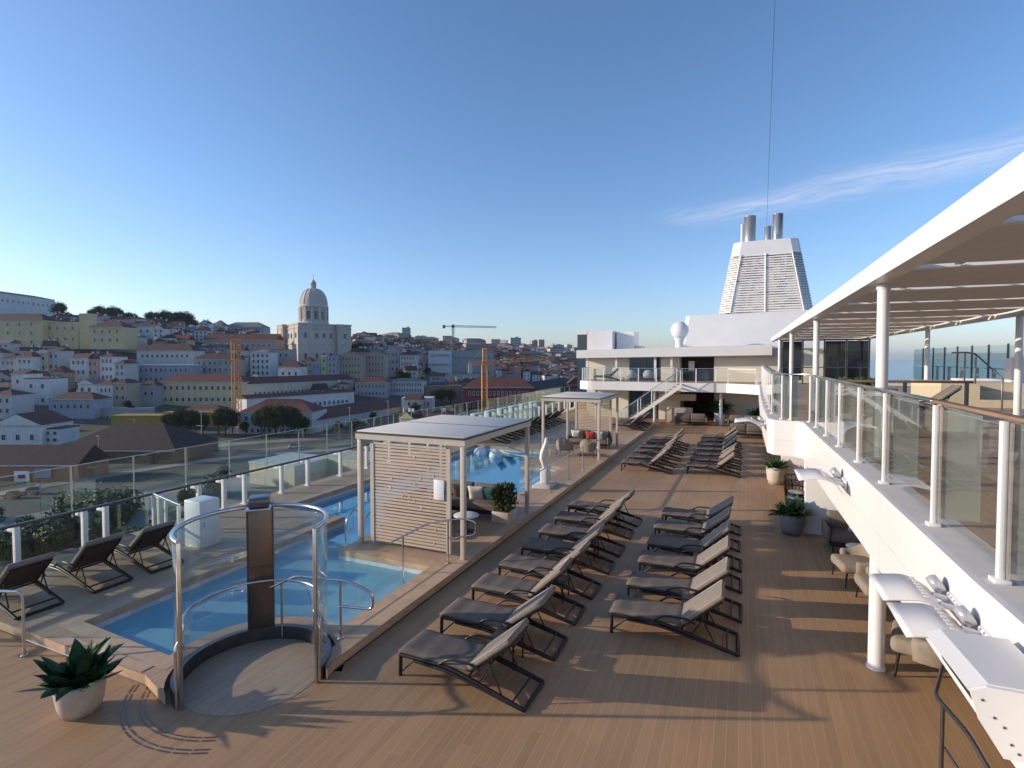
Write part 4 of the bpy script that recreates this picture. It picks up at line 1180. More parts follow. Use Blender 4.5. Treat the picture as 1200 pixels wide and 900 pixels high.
# balcony railing
t = thing('balcony_railing', 'glass railing with white posts along the deckhouse balcony', 'railing', (-5.5, YB, 2.866))
pp = [(-11.05, YB + 2.7), (-11.05, YB + 1.8), (-11.0, YB + 1.0), (-10.2, YB + .22)] + [(-9.2 + 1.24 * k, YB + .12) for k in range(3)] + [(-5.5, YB + .12), (-4.15, YB + .12)] + [(-2.9 + 1.24 * k, YB + .12) for k in range(2)] + [(-.9, YB + .0), (.75, YB - 1.25)]
for x, y in pp:
    b = MB(); b.box((x + 5.5, y - YB, .47), (.07, .05, .94), None, 0); b.build('post', 'white', t)
for (x0, y0), (x1, y1) in zip(pp[:-1], pp[1:]):
    L = math.hypot(x1 - x0, y1 - y0); an = math.atan2(y1 - y0, x1 - x0); mx, my = (x0 + x1) / 2 + 5.5, (y0 + y1) / 2 - YB
    b = MB(); b.box((mx, my, .47), (L - .1, .012, .82), an); b.build('glass_panel', 'glass', t)
    b = MB(); b.box((mx, my, .95), (L, .05, .03), an); b.build('handrail', 'steel', t)
# stairs
t = thing('staircase', 'white staircase with glass sides climbing to the deckhouse balcony', 'staircase', (-7.6, 37.3, 0))
SL, SH = 3.9, 2.86
for s in (-.55, .55):
    b = MB(); b.add([(q, s + w, z) for w in (-.03, .03) for q, z in ((0, 0), (.35, 0), (SL, SH - .28), (SL, SH))], [(0, 1, 2, 3), (7, 6, 5, 4), (0, 4, 5, 1), (1, 5, 6, 2), (2, 6, 7, 3), (3, 7, 4, 0)]); b.build('stringer', 'white', t)
    b = MB(); b.tube([(-.05, s, .95), (SL, s, SH + .95)], .022, 8); b.build('handrail', 'steel', t)
    for k in range(5):
        q = .1 + (SL - .2) * k / 4; z = SH * q / SL
        b = MB(); b.box((q, s, z + .46), (.06, .05, .92)); b.build('post', 'white', t)
    b = MB(); b.add([(q, s + w, z) for w in (-.006, .006) for q, z in ((.1, .12), (SL - .1, SH + .05), (SL - .1, SH + .85), (.1, .95))], [(0, 1, 2, 3), (7, 6, 5, 4), (0, 4, 5, 1), (1, 5, 6, 2), (2, 6, 7, 3), (3, 7, 4, 0)]); b.build('glass_panel', 'glass', t)
for k in range(15):
    b = MB(); b.box((SL * (k + .6) / 15.5, 0, SH * (k + 1) / 15.5), (.27, 1.03, .04)); b.build('tread', 'deck', t)
# furniture on and under the balcony
place_lounger(-10.1, 38.7, 2.87, .05, 'dark looking lounger on the deckhouse balcony behind its glass railing', 'lounger on the balcony')
armchair(-7.4, 38.9, 2.87, PI, 'left pale armchair on the deckhouse balcony before the blue window', 'pillow_grey', 'armchairs on the deckhouse balcony')
armchair(-6.2, 38.9, 2.87, PI, 'right pale armchair on the deckhouse balcony before the blue window', 'pillow_grey', 'armchairs on the deckhouse balcony')
pot_plant(-1.45, 39.7, 'tall dark plant in a white pot beside the deckhouse doorway', .36, .7, 90, 1.1, .2, 'white', 'leaf', 12)
sofa(-3.2, 37.9, 0, 1.9, .8, PI, 'taupe sofa with its back to us under the deckhouse balcony')
sofa(.1, 37.9, 0, 1.8, .8, PI, 'taupe sofa with its back to us right of the dark doorway')
sofa(.2, 33.0, 0, 1.7, .8, PI, 'taupe sofa with its back to us behind the distant middle loungers')
pot_plant(.9, 39.6, 'dark bush in a pot against the cream wall right of the doorway', .34, .55, 80, .8, .16, 'pot', 'leaf', 14)
# lift tower left of the roof
t = thing('lift_tower', 'white lift tower with dark glass corner rising left of the deckhouse roof', 'tower', (-12.2, 46, 0))
b = MB(); b.b2(-.5, 1.75, 0, 2.4, -1.5, 6.92); b.build('shaft', 'white', t)
b = MB(); b.b2(-1.4, -.502, .02, 2.4, -1.5, 6.62); b.build('glazing', 'glass_blue', t)
b = MB(); b.b2(-1.46, -.502, -.02, 2.42, 6.622, 6.94); b.build('cap', 'white', t)
b = MB(); b.b2(1.9, 3.4, 1.0, 3.4, 4.0, 6.85); b.build('plant_box', 'louvre', t)
b = MB(); b.b2(3.42, 4.0, 1.4, 3.2, 4.0, 5.6); b.build('plant_box', 'cream', t)
# radome
c = D(796.5, 387, 44.5)
t = thing('satellite_dome', 'white satellite dome on a stubby mast left of the funnel', 'satellite dome', (c.x, c.y, 4.9))
b = MB(); rr = .72; zc = c.z - 4.9
b.lathe([(.001, zc - rr)] + [(rr * math.sin(R(a)), zc - rr * math.cos(R(a)) * (1.0 if a > 90 else 1.05)) for a in range(25, 180, 11)] + [(.001, zc + rr)], 28); b.build('dome', 'white', t)
b = MB(); b.lathe([(.42, -.3), (.34, .25), (.32, zc - .95), (.46, zc - .62)], 20); b.build('mast', 'white', t)
# funnel and its plinth
t = thing('funnel', 'big white louvred ship funnel with steel exhaust pipes on a smooth white plinth', 'funnel', (1.3, 54, 4.9))
def fx(x): return x - 1.3
pb = [(-5.2, 49.4), (-4.9, 49.0), (7.4, 49.0), (7.4, 62), (-5.2, 62)]; ptp = [(-4.75, 50.1), (-4.4, 49.7), (7.2, 49.7), (7.2, 61.5), (-4.75, 61.5)]
b = MB(); n = 5
b.add([(fx(x), y - 54, 0) for x, y in pb] + [(fx(x), y - 54, 3.35 + .06 * (x + 5)*.35) for x, y in ptp], [tuple(range(n, 2 * n))] + [(i, (i + 1) % n, n + (i + 1) % n, n + i) for i in range(n)])
b.build('plinth', 'white', t)
zb, zt, zc = 8.45 - 4.9, 13.55 - 4.9, 14.75 - 4.9
B0 = (-2.05, 5.35, 50.3, 59.0); B1 = (-1.15, 4.45, 51.2, 58.0)
def lev(z):
    u = (z - zb) / (zt - zb)
    return [a + (c - a) * u for a, c in zip(B0, B1)]
b = MB(); N = 24
for i in range(N):
    z = zb + (zt - zb) * (i + .5) / N
    x0, x1, y0, y1 = lev(z); h = (zt - zb) / N * .56
    x0, x1, y0, y1 = fx(x0), fx(x1), y0 - 54, y1 - 54
    ch = .9
    pl = [(x0 + ch, y0), (x1 - ch, y0), (x1, y0 + ch), (x1, y1), (x0, y1), (x0, y0 + ch)]
    for a, c in zip(pl, pl[1:] + pl[:1]):
        d = Vector((c[0] - a[0], c[1] - a[1])); an = math.atan2(d.y, d.x)
        b.box(((a[0] + c[0]) / 2, (a[1] + c[1]) / 2, z), (d.length, .05, h * 1.25), Matrix.Rotation(an, 4, 'Z') @ Matrix.Rotation(-.72, 4, 'X'))
b.build('louvres', 'louvre', t)
def strut(p0, p1, r=.09): 
    m_ = MB(); m_.tube([p0, p1], r, 6); return m_
for u in (.04, .5, .985):
    a = lev(zb); c = lev(zt)
    xa = fx(a[0] + .7 + (a[1] - a[0] - 1.4) * u); xc = fx(c[0] + .7 + (c[1] - c[0] - 1.4) * (u if u != .62 else .55))
    strut((xa, a[2] - 54 - .06, zb), (xc, c[2] - 54 - .06, zt), .07).build('mullion', 'white', t)
b = MB(); x0, x1, y0, y1 = B0
a = lev(zb); c = lev(zt)
k = .55
b.add([(fx(a[0]) + k, a[2] - 54 + k, zb), (fx(a[1]) - k, a[2] - 54 + k, zb), (fx(a[1]) - k, a[3] - 54, zb), (fx(a[0]) + k, a[3] - 54, zb),
       (fx(c[0]) + k, c[2] - 54 + k, zt), (fx(c[1]) - k, c[2] - 54 + k, zt), (fx(c[1]) - k, c[3] - 54, zt), (fx(c[0]) + k, c[3] - 54, zt)],
      [(0, 1, 5, 4), (1, 2, 6, 5), (2, 3, 7, 6), (3, 0, 4, 7)])
rnd = random.Random(5)
for q in range(26):
    z = rnd.uniform(zb + .2, zt - .3); l = lev(z); x = rnd.uniform(fx(l[0]) + .9, fx(l[1]) - .9); w = rnd.uniform(.2, 1.0)
    b.box((x, l[2] - 54 + .42, z), (w, .3, rnd.uniform(.15, .5)), None, 1 if rnd.random() < .75 else 2)
b.build('inner_casing', ['funnel_in', 'white', 'pipe'], t)
b = MB()
c = lev(zt - .05); e = lev(zc)
def ring(l, z):
    ch = .7; x0, x1, y0, y1 = fx(l[0]), fx(l[1]), l[2] - 54, l[3] - 54
    return [(x0 + ch, y0, z), (x1 - ch, y0, z), (x1 - .2, y0 + .2, z), (x1, y0 + ch, z), (x1, y1, z), (x0, y1, z), (x0, y0 + ch, z), (x0 + .2, y0 + .2, z)]
r0, r1 = ring(c, zt - .05), ring(e, zc)
b.add(r0 + r1, [tuple(range(8))[::-1], tuple(range(8, 16))] + [(i, (i + 1) % 8, 8 + (i + 1) % 8, 8 + i) for i in range(8)]); b.build('cap', 'white', t)
for px0, px1, ptop, mat in ((872, 886, 254.5, 'pipe'), (905.5, 918, 251.5, 'pipe'), (896, 904, 265.5, 'pipe'), (868.3, 871.5, 263, 'louvre')):
    Yd = 53.6 if px0 != 868.3 else 52.0
    a = Yp(px0, ptop, Yd); c = Yp(px1, ptop, Yd); r = (c.x - a.x) / 2
    b = MB(); h = a.z - 4.9
    b.lathe([(r, zc - .3), (r, h - .06), (r * 1.04, h - .05), (r * 1.04, h), (r * .88, h), (r * .88, h - .5), (.01, h - .5)], 24, 0, Matrix.Translation((fx((a.x + c.x) / 2), Yd - 54, 0))); b.build('exhaust_pipe', mat, t)
# stay cable running from the funnel to a mast ahead of the deck
b = MB(); p0 = Yp(898, 258, 52.5); p0.z = 14.7; p1 = D(906, 60, 34); p2 = p1 + (p1 - p0) * 1.6
b.tube([p0 - p0, p2 - p0], .011, 6)
tag(b.build('stay_cable', 'darksteel', None, p0), 'thin dark stay cable rising from the funnel top out of the picture', 'cable')

HAZE = 0.00006

# ================================================================== TERRAIN, RIVER, TOWN
ZG = -27.8
TZ = [60, 200, 240, 280, 320, 360, 400, 440, 480, 520, 600, 800, 1100, 1600, 2600]
TU = [-500, 60, 180, 300, 420, 550, 700]
TH = {-500: [ZG, ZG, -22, -14, -4, 6, 17, 28, 38, 46, 48, 40, 30, 25, 20],
      60:  [ZG, ZG, -24, -17, -8, 10, 24, 33, 39, 42, 42, 38, 32, 27, 20],
      180: [ZG, ZG, -26, -20, -11, 4, 20, 28, 34, 36, 35, 32, 28, 24, 20],
      300: [ZG, ZG, -27.8, -24, -17, -7, 6, 12, 19, 24, 25, 25, 24, 22, 20],
      420: [ZG, ZG, -27.8, -26, -22, -13, -1, 8, 15, 19, 24, 28, 28, 26, 20],
      550: [ZG, ZG, -27.8, -27.8, -27, -25, -22, -17, -11, -6, 5, 19, 27, 27, 20],
      700: [ZG, ZG, -27.8, -27.8, -27.8, -27, -26, -24, -22, -20, -16, -4, 9, 14, 14]}
def lerp_tab(xs, ys, x):
    if x <= xs[0]: return ys[0]
    for a, c, p, q in zip(xs[:-1], xs[1:], ys[:-1], ys[1:]):
        if x <= c: return p + (q - p) * (x - a) / (c - a)
    return ys[-1]
def terr(x, y):
    u, zd = uz(x, y)
    if zd < 60: return ZG
    cols = [lerp_tab(TZ, TH[k], zd) for k in TU]
    return lerp_tab(TU, cols, u)

def axis(a, c, n, p=1.0): return [a + (c - a) * (i / n) ** p for i in range(n + 1)]
xs = [-40 - 1900 * (i / 110) ** 1.7 for i in range(111)][::-1]
ys = [-300 + 3000 * (j / 130) ** 1.15 for j in range(131)]
def shore(y): return -40.0 - (0 if y < 300 else (y - 300) * .02)
b = MB(); nx, ny = len(xs), len(ys)
vs = [(x, y, terr(x, y) + (0 if i < nx - 1 else 0)) for i, x in enumerate(xs) for y in ys]
b.add(vs, [(i * ny + j, (i + 1) * ny + j, (i + 1) * ny + j + 1, i * ny + j + 1) for i in range(nx - 1) for j in range(ny - 1)], 0, True)
b.add([(-40, y, z) for y in ys for z in (ZG, -31)], [(2 * j, 2 * j + 1, 2 * j + 3, 2 * j + 2) for j in range(ny - 1)])
m, t_, bs = newmat('town_ground')
nz = t_.noise(t_.coord(), .05, 5); nz2 = t_.noise(t_.coord(), .012, 3)
t_.put(bs.inputs['Base Color'], t_.mix(t_.ramp(nz2, [(.50, (0, 0, 0)), (.66, (1, 1, 1))]), t_.ramp(nz, [(.3, (.06, .055, .05)), (.7, (.12, .11, .10))]), t_.ramp(nz, [(.3, (.02, .03, .015)), (.7, (.055, .065, .03))])))
bs.inputs['Roughness'].default_value = .95
struct(b.build('ground', m))
m, t_, bs = newmat('river_water')
co = t_.coord()
bs.inputs['Base Color'].default_value = (.012, .045, .075, 1); bs.inputs['Roughness'].default_value = .18
bs.inputs['IOR'].default_value = 1.33
t_.put(bs.inputs['Normal'], t_.bump(t_.noise(co, .35, 5), .6, .4))
b = MB(); b.add([(-9000, -9000, -30), (13000, -9000, -30), (13000, 16000, -30), (-9000, 16000, -30)], [(0, 1, 2, 3)]); struct(b.build('river', m))
def ribbon(name, pxs, w, mat, z, kind='structure'):
    pts = [Vector(D(x, y, 32.3 * F / (y - HOR))) for x, y in pxs]
    pts = [Vector((p.x, p.y)) for p in pts]
    fine = []
    for a, c in zip(pts[:-1], pts[1:]): fine += [a + (c - a) * k / 6 for k in range(6)]
    fine.append(pts[-1])
    vs = []; n = len(fine)
    for i, p in enumerate(fine):
        d = (fine[min(n - 1, i + 1)] - fine[max(0, i - 1)]).normalized(); s = Vector((-d.y, d.x)) * w / 2
        for q in (p + s, p - s): vs.append((q.x, q.y, max(ZG, terr(q.x, q.y)) + z))
    b = MB(); b.add(vs, [(2 * i, 2 * i + 1, 2 * i + 3, 2 * i + 2) for i in range(n - 1)])
    o = b.build(name, mat); o['kind'] = kind; return o
ribbon('quay_road', [(-400, 600), (-60, 575), (120, 548), (260, 530), (400, 521), (520, 511), (640, 503), (720, 497)], 13, 'asphalt', .12)
ribbon('pavement', [(-400, 622), (-60, 590), (120, 559), (260, 538), (400, 527), (520, 515), (640, 506)], 5, 'paving', .10)
ribbon('road_marking', [(-400, 600), (-60, 575), (120, 548), (260, 530), (400, 521), (520, 511), (640, 503), (720, 497)], .3, 'line', .14)
ribbon('quay_yard', [(-300, 690), (60, 620), (250, 580), (420, 555), (560, 540), (700, 530)], 30, 'paving', .06)
ribbon('tram_bed', [(120, 540), (260, 522), (330, 517), (420, 512), (480, 505)], 8, 'paving', .08)

WC = {}
def window_mesh(w, h, arch=False):
    k = (round(w, 1), round(h, 1))
    if k not in WC:
        w, h = k; b = MB()
        b.box((0, .06, 0), (w, .16, h), None, 0)
        f = .13
        for s in (-1, 1):
            b.box((s * (w / 2 + f / 2), 0, 0), (f, .28, h + 2 * f), None, 1); b.box((0, .002, s * (h / 2 + f / 2)), (w, .28, f), None, 1)
        b.box((0, -.03, 0), (.07, .05, h), None, 1)
        o = b.build('window', ['win', 'winframe']); WC[k] = o.data
        bpy.data.objects.remove(o)
    return WC[k]
def add_windows(t, w, z0, z1, nx, ns, yf, ww=None, wh=None, xoff=0, rot=0, margin=.06, skip=0.0, rnd=None):
    if nx * ns == 0: return
    sp = w * (1 - 2 * margin) / nx; sh = (z1 - z0) / ns
    ww = ww or min(1.3, sp * .42); wh = wh or min(1.9, sh * .5)
    me = window_mesh(ww, wh)
    for i in range(nx):
        for j in range(ns):
            if skip and rnd.random() < skip: continue
            o = bpy.data.objects.new('window', me); COL.objects.link(o); o.parent = t
            q = -w / 2 + w * margin + sp * (i + .5)
            if rot == 0: o.location = (xoff + q, yf, z0 + sh * (j + .52))
            else:
                o.location = (yf, q, z0 + sh * (j + .52)); o.rotation_euler = (0, 0, rot)
def roof_mesh(w, d, h, rise, kind, ov=.45):
    b = MB(); x, y = w / 2 + ov, d / 2 + ov
    if kind == 'flat':
        b.box((0, 0, h + .2), (w + .3, d + .3, .4)); return b
    if kind == 'hip':
        rx = max(.2, x - y * .95); r = [(-rx, 0, h + rise), (rx, 0, h + rise)] if x >= y else [(0, -max(.2, y - x), h + rise), (0, max(.2, y - x), h + rise)]
        base = [(-x, -y, h), (x, -y, h), (x, y, h), (-x, y, h)]
        if x >= y: b.add(base + r, [(0, 1, 5, 4), (1, 2, 5), (2, 3, 4, 5), (3, 0, 4), (3, 2, 1, 0)])
        else: b.add(base + r, [(0, 1, 4), (1, 2, 5, 4), (2, 3, 5), (3, 0, 4, 5), (3, 2, 1, 0)])
    elif kind == 'gable':
        b.add([(-x, -y, h), (x, -y, h), (x, y, h), (-x, y, h), (-x, 0, h + rise), (x, 0, h + rise)], [(0, 1, 5, 4), (2, 3, 4, 5), (0, 4, 3), (1, 2, 5), (3, 2, 1, 0)])
    elif kind == 'gablef':
        b.add([(-x, -y, h), (x, -y, h), (x, y, h), (-x, y, h), (0, -y, h + rise), (0, y, h + rise)], [(0, 4, 5, 3), (1, 2, 5, 4), (0, 1, 4), (2, 3, 5), (3, 2, 1, 0)])
    b.box((0, -y + .02, h - .12), (w + ov, .2, .3), None, 1)
    return b
FOOT = []
def house(label, P, w, d, h, rz, col, roof, rkind, rise, nx, ns, group=None, cat='house', name='house', sub=3.0, wins=True, seed=0, chim=0, side=False, band=False, loc_group=True):
    rnd = random.Random(seed)
    t = thing(name, label, cat, P, rz, group)
    b = MB(); b.box((0, 0, (h - sub) / 2), (w, d, h + sub))
    if band:
        b.box((0, -d / 2 - .06, h - .25), (w + .2, .12, .5)); b.box((0, -d / 2 - .05, h * .33), (w + .02, .10, .22))
    if rkind == 'gablef':
        b.add([(-w / 2, -d / 2 - .5, h), (w / 2, -d / 2 - .5, h), (0, -d / 2 - .5, h + rise * .94), (-w / 2, -d / 2 - .3, h), (w / 2, -d / 2 - .3, h), (0, -d / 2 - .3, h + rise * .94)], [(0, 1, 2), (5, 4, 3), (0, 3, 4, 1), (1, 4, 5, 2), (2, 5, 3, 0)])
    b.build('wall', 'f_' + col if 'f_' + col in M else col, t)
    r = roof_mesh(w, d, h, rise, rkind).build('roof', [roof, 'f_light grey'], t)
    for q in range(chim):
        c = MB(); x = rnd.uniform(-.4, .4) * w; c.box((x, rnd.uniform(-.1, .3) * d, h + rise * .6), (.9, .7, rise * 1.0 + 1.6)); c.build('chimney', 'f_white', r)
    if wins: add_windows(t, w, .2, h - .3, nx, ns, -d / 2 - .02, skip=.08 if seed else 0, rnd=rnd)
    if side and wins: add_windows(t, d, .2, h - .3, max(1, int(d / 4)), ns, w / 2 + .02, rot=PI / 2, skip=.2, rnd=rnd)
    return t
KEYS = []
def key(label, x0, x1, ytop, ybot, zd, col, roof, rkind, rise, nx, ns, zd1=None, depth=11, **kw):
    zd1 = zd1 or zd
    a, c = D(x0, ytop, zd), D(x1, ytop, zd1)
    ax = Vector((c.x - a.x, c.y - a.y)); w = ax.length; rz = math.atan2(ax.y, ax.x)
    ztop = (a.z + c.z) / 2 if zd1 != zd else a.z
    zb = D((x0 + x1) / 2, ybot, (zd + zd1) / 2).z
    nrm = Vector((-math.sin(rz), math.cos(rz)))
    cc = Vector(((a.x + c.x) / 2, (a.y + c.y) / 2)) + nrm * depth / 2
    t = house(label, (cc.x, cc.y, zb), w, depth, ztop - zb, rz, col, roof, rkind, rise, nx, ns, **kw)
    n = max(1, int(w / 8))
    for i in range(n + 1):
        q = Vector((a.x, a.y)) + ax * i / n + nrm * depth / 2
        FOOT.append((q.x, q.y, depth * .62 + 2))
    KEYS.append(((x0 + x1) / 2, (ytop + ybot) / 2, x0, x1, ytop, ybot, t, (zd + zd1) / 2))
    return t
PALE = dict(band=True)
# upper left
key('long white monastery with rows of windows topping the hill at the far left', -60, 64, 344, 379, 395, 'white', 'roof_dark', 'hip', 2.5, 17, 2, zd1=490, depth=20, cat='monastery', name='monastery')
key('big yellow building with brown hipped roof below the white monastery', -60, 50, 375, 406, 360, 'pale yellow', 'roof_brown', 'hip', 5, 7, 3, depth=16, cat='building', name='building')
key('flat roofed pale yellow wing with a glazed front below the monastery', 51, 92, 378, 404, 364, 'pale yellow', 'f_pale yellow', 'flat', 0, 4, 2, depth=12, cat='building', name='building')
key('small pale yellow tower block at the end of the yellow wing', 92.5, 103, 368, 404, 362, 'pale yellow', 'f_pale yellow', 'flat', 0, 0, 0, depth=8, cat='tower', name='tower')
key('pale yellow house with brown pitched roof below the hilltop trees', 104, 144, 383, 404, 350, 'pale yellow', 'roof_brown', 'hip', 4, 4, 2, depth=13)
key('lilac white house with four windows right of the pale yellow house', 152, 186, 382, 394, 400, 'white', 'roof_dark', 'gable', 2, 4, 1, chim=1)
key('blank grey white house below the lilac white house', 134, 160, 395, 411, 368, 'light grey', 'roof_grey', 'gable', 2, 2, 1)
key('wide pale apartment block with green balcony line, upper of the pair in the left hillside', 160, 226, 411, 447, 332, 'light grey', 'roof_brown', 'hip', 4.5, 10, 3, depth=13, cat='apartment block', name='apartment_block', band=True)
key('wide blue white apartment block with cornice below the one with the brown roof', 152, 225, 428, 450, 312, 'blue grey', 'f_white', 'flat', 0, 11, 2, cat='apartment block', name='apartment_block', band=True)
key('grey apartment block with dormered brown roof left of the crane mast', 227, 277, 421, 446, 325, 'grey', 'roof_brown', 'hip', 4, 7, 3, cat='apartment block', name='apartment_block', chim=2)
key('long pink building with red roof and many chimneys under the domed church', 238, 324, 398, 412, 392, 'pink', 'roof_red', 'gable', 4.5, 12, 1, depth=12, cat='building', name='building', chim=6)
key('long grey institution on the skyline left of the domed church', 262, 308, 383, 394, 520, 'grey', 'roof_grey', 'hip', 5, 12, 2, depth=16, cat='building', name='building')
key('grey pavilion with low dome at the left end of the skyline institution', 247, 261, 382, 394, 515, 'light grey', 'roof_grey', 'hip', 6, 3, 2, depth=14, cat='pavilion', name='pavilion')
# middle
key('long yellow three storey building with red roof behind the orange crane mast', 184, 286, 447.5, 489, 282, 'pale yellow', 'roof_red', 'hip', 4.0, 13, 3, depth=13, cat='building', name='building', band=True)
key('receding cream wing with a row of small windows behind the long white building', 287, 414, 447.5, 470, 284, 'cream', 'roof_red', 'gable', 3.6, 24, 1, zd1=345, depth=12, cat='building', name='building', band=True)
key('long bright white building with red roof and one row of arched windows', 289, 415, 463, 486, 262, 'white', 'roof_red', 'gable', 1.8, 19, 1, zd1=318, depth=9, cat='building', name='building', band=True)
key('pale classical building with tall windows and red hipped roof behind the dark trees', 280, 366, 483, 512, 228, 'light grey', 'roof_red', 'hip', 5, 11, 2, depth=18, cat='building', name='museum_building', band=True)
key('long colonnaded grey building with red roof along the street', 366, 470, 484, 511, 230, 'light grey', 'roof_red', 'hip', 3.6, 20, 1, zd1=300, depth=14, cat='building', name='museum_building', band=True)
key('white end pavilion of the colonnaded street building', 470.5, 506, 467, 491, 300, 'white', 'f_white', 'flat', 0, 7, 2, depth=12, cat='pavilion', name='pavilion', band=True)
key('white apartment house with four rows of windows right of the orange crane mast', 293, 317, 413, 441, 345, 'white', 'roof_grey', 'hip', 2, 4, 4)
key('grey house with pale roof edge between white apartment house and church', 318, 340, 410, 434, 362, 'grey', 'roof_grey', 'flat', 0, 3, 2)
key('pale house with steep red gable below the church', 326, 352, 430, 446, 325, 'white', 'roof_red', 'hip', 4, 3, 1)
key('ochre house left of the narrow blue house', 353, 366, 424, 446, 345, 'beige', 'roof_red', 'hip', 3, 3, 3)
key('narrow bright blue house in the terrace below the church', 366.5, 375, 425, 446, 342, 'blue', 'roof_red', 'gable', 1.5, 2, 2)
key('narrow green house beside the bright blue house', 375.5, 383, 418, 446, 342, 'green', 'roof_grey', 'gable', 1, 1, 3)
key('narrow lilac grey house right of the green house', 383.5, 394, 417, 446, 342, 'blue grey', 'roof_grey', 'flat', 0, 2, 4)
key('tall beige apartment block with brown roof, left one of the beige pair', 395, 424, 416, 449, 350, 'beige', 'roof_brown', 'hip', 2, 7, 4, cat='apartment block', name='apartment_block')
key('tall beige apartment block with shaded side, right one of the beige pair', 426, 451, 415, 446, 362, 'beige', 'roof_brown', 'hip', 2, 6, 4, cat='apartment block', name='apartment_block')
key('grey gabled house with round window right of the beige pair', 452, 468, 411, 437, 390, 'grey', 'roof_grey', 'gablef', 3, 3, 3)
key('light blue grey house with dark green roof right of the grey gabled house', 468.5, 487, 416, 436, 388, 'light grey', 'roof_dark', 'hip', 3.5, 5, 3)
key('small sunlit peach house high above the beige pair', 439, 448, 406, 415, 470, 'pink', 'roof_red', 'gablef', 3, 0, 0)
key('white office block with vertical fins left of the grey office front', 502, 529, 411, 444, 455, 'white', 'f_light grey', 'flat', 0, 12, 3, depth=16, cat='office block', name='office_block')
key('wide flat grey office front behind the orange crane', 529.5, 577, 411, 446, 458, 'grey', 'f_grey', 'flat', 0, 14, 2, depth=18, cat='office block', name='office_block')
key('low pale stone hall at the foot of the white office block', 500, 560, 440, 452, 430, 'cream', 'f_cream', 'flat', 0, 10, 1, depth=10, cat='building', name='building')
key('grey green three storey row with white gable beside the trees', 455, 497, 447, 468, 345, 'light grey', 'roof_grey', 'hip', 2, 12, 3, cat='row house', name='row_house')
key('red roofed low house between white building and grey green row', 416, 454, 448, 466, 335, 'grey', 'roof_red', 'hip', 3, 8, 2, cat='row house', name='row_house')
key('brown row of tall houses in the shade left of the dark red building', 498, 541, 452, 482, 345, 'brown', 'roof_brown', 'hip', 2, 10, 4, cat='row house', name='row_house')
key('dark red long building with pale windows and red roof facing us', 543, 625, 454, 495, 270, 'dark red', 'roof_red', 'hip', 5, 15, 3, depth=14, cat='building', name='building', band=True)
key('receding dark red wing joined to the right of the dark red building', 626, 676, 453, 488, 271, 'dark red', 'roof_dark', 'hip', 4, 20, 3, zd1=355, depth=13, cat='building', name='building', band=True)
key('dark red gabled pavilion with pale blue corner strips at the end of the wing', 664, 686, 451, 480, 318, 'dark red', 'roof_brown', 'gablef', 5, 5, 2, depth=9, cat='pavilion', name='pavilion')
# lower left
key('blue grey house with white pilasters and dormered brown roof', 57, 110, 468, 501, 246, 'blue grey', 'roof_brown', 'hip', 3, 6, 2, cat='house', band=True, chim=2)
key('white gabled house with dark square windows at the lower left', -8, 49, 498, 528, 196, 'white', 'roof_red', 'gablef', 4.2, 3, 1, depth=14)
key('white annex with round window right of the white gabled house', 50, 70, 503, 520, 198, 'white', 'roof_red', 'flat', 0, 2, 2, depth=9)
key('salmon shed with dark tiled roof and white notice at the left', -40, 90, 545, 565, 139, 'orange', 'roof_dark', 'gable', 4.5, 0, 0, depth=11, cat='shed', name='shed')
key('broad hall with dark brown hipped roof behind the salmon shed', 62, 205, 528, 543, 163, 'brown', 'roof_dark', 'hip', 7, 0, 0, depth=24, cat='hall', name='hall')
key('ochre walled yard building with white pillars left of the dark trees', 130, 190, 488, 512, 232, 'ochre', 'f_ochre', 'flat', 0, 5, 1, depth=8, cat='building', name='building')
key('long ochre wall behind the dark trees at the street', 191, 262, 484, 508, 240, 'ochre', 'f_ochre', 'flat', 0, 0, 0, depth=5, cat='wall', name='boundary_wall')
key('yellow roofed pavilion with red roof among the dark trees', 216, 258, 480, 492, 246, 'cream', 'roof_red', 'hip', 2, 6, 1, depth=8, cat='pavilion', name='pavilion')
key('tall white blank firewall house in the lower left hillside', 28, 58, 444, 478, 268, 'white', 'roof_brown', 'flat', 0, 2, 2, chim=3)
key('white stepped house left of the white firewall house', 13, 28, 438, 474, 274, 'white', 'roof_brown', 'gable', 2, 1, 2)
key('white house with balcony cut off at the left edge above the gabled house', -14, 14, 463, 500, 238, 'light grey', 'roof_brown', 'hip', 2.4, 3, 3)
key('white gable fronted house between blue grey house and dark windowed house', 91, 110, 450, 476, 268, 'white', 'roof_grey', 'gablef', 2.4, 2, 2)
key('white house with black arched windows right of the small white gable', 110.5, 132, 451, 476, 266, 'white', 'roof_red', 'hip', 2.5, 4, 2)
key('beige house with one lit window right of the black windowed house', 132.5, 148, 449, 472, 266, 'beige', 'roof_brown', 'hip', 2, 2, 2)
key('grey retaining building with arched openings left of the long yellow building', 112, 168, 480, 500, 250, 'grey', 'f_grey', 'flat', 0, 7, 1, depth=8, cat='building', name='building')
key('grey shaded house with brown roof beside the long yellow building', 158, 183, 452, 488, 276, 'grey', 'roof_brown', 'hip', 3, 3, 2)
key('tall white house with tower left of the wide apartment blocks', 117, 133, 418, 447, 302, 'white', 'roof_red', 'hip', 2.2, 3, 3)
key('narrow white house above the beige house with lit window', 134, 146, 426, 450, 296, 'light grey', 'roof_red', 'hip', 2, 2, 3)
key('white house with two rows of windows mid left between darker roofs', 82, 101, 419, 442, 306, 'white', 'roof_red', 'gable', 2.5, 3, 2, chim=1)
key('pinkish house with red roof right of the white house mid left', 102, 115, 421, 442, 308, 'pink', 'roof_red', 'hip', 3.5, 2, 2)
key('white house with grey roof at the mid left edge', 0, 18, 420, 440, 310, 'light grey', 'roof_brown', 'hip', 3, 3, 2)
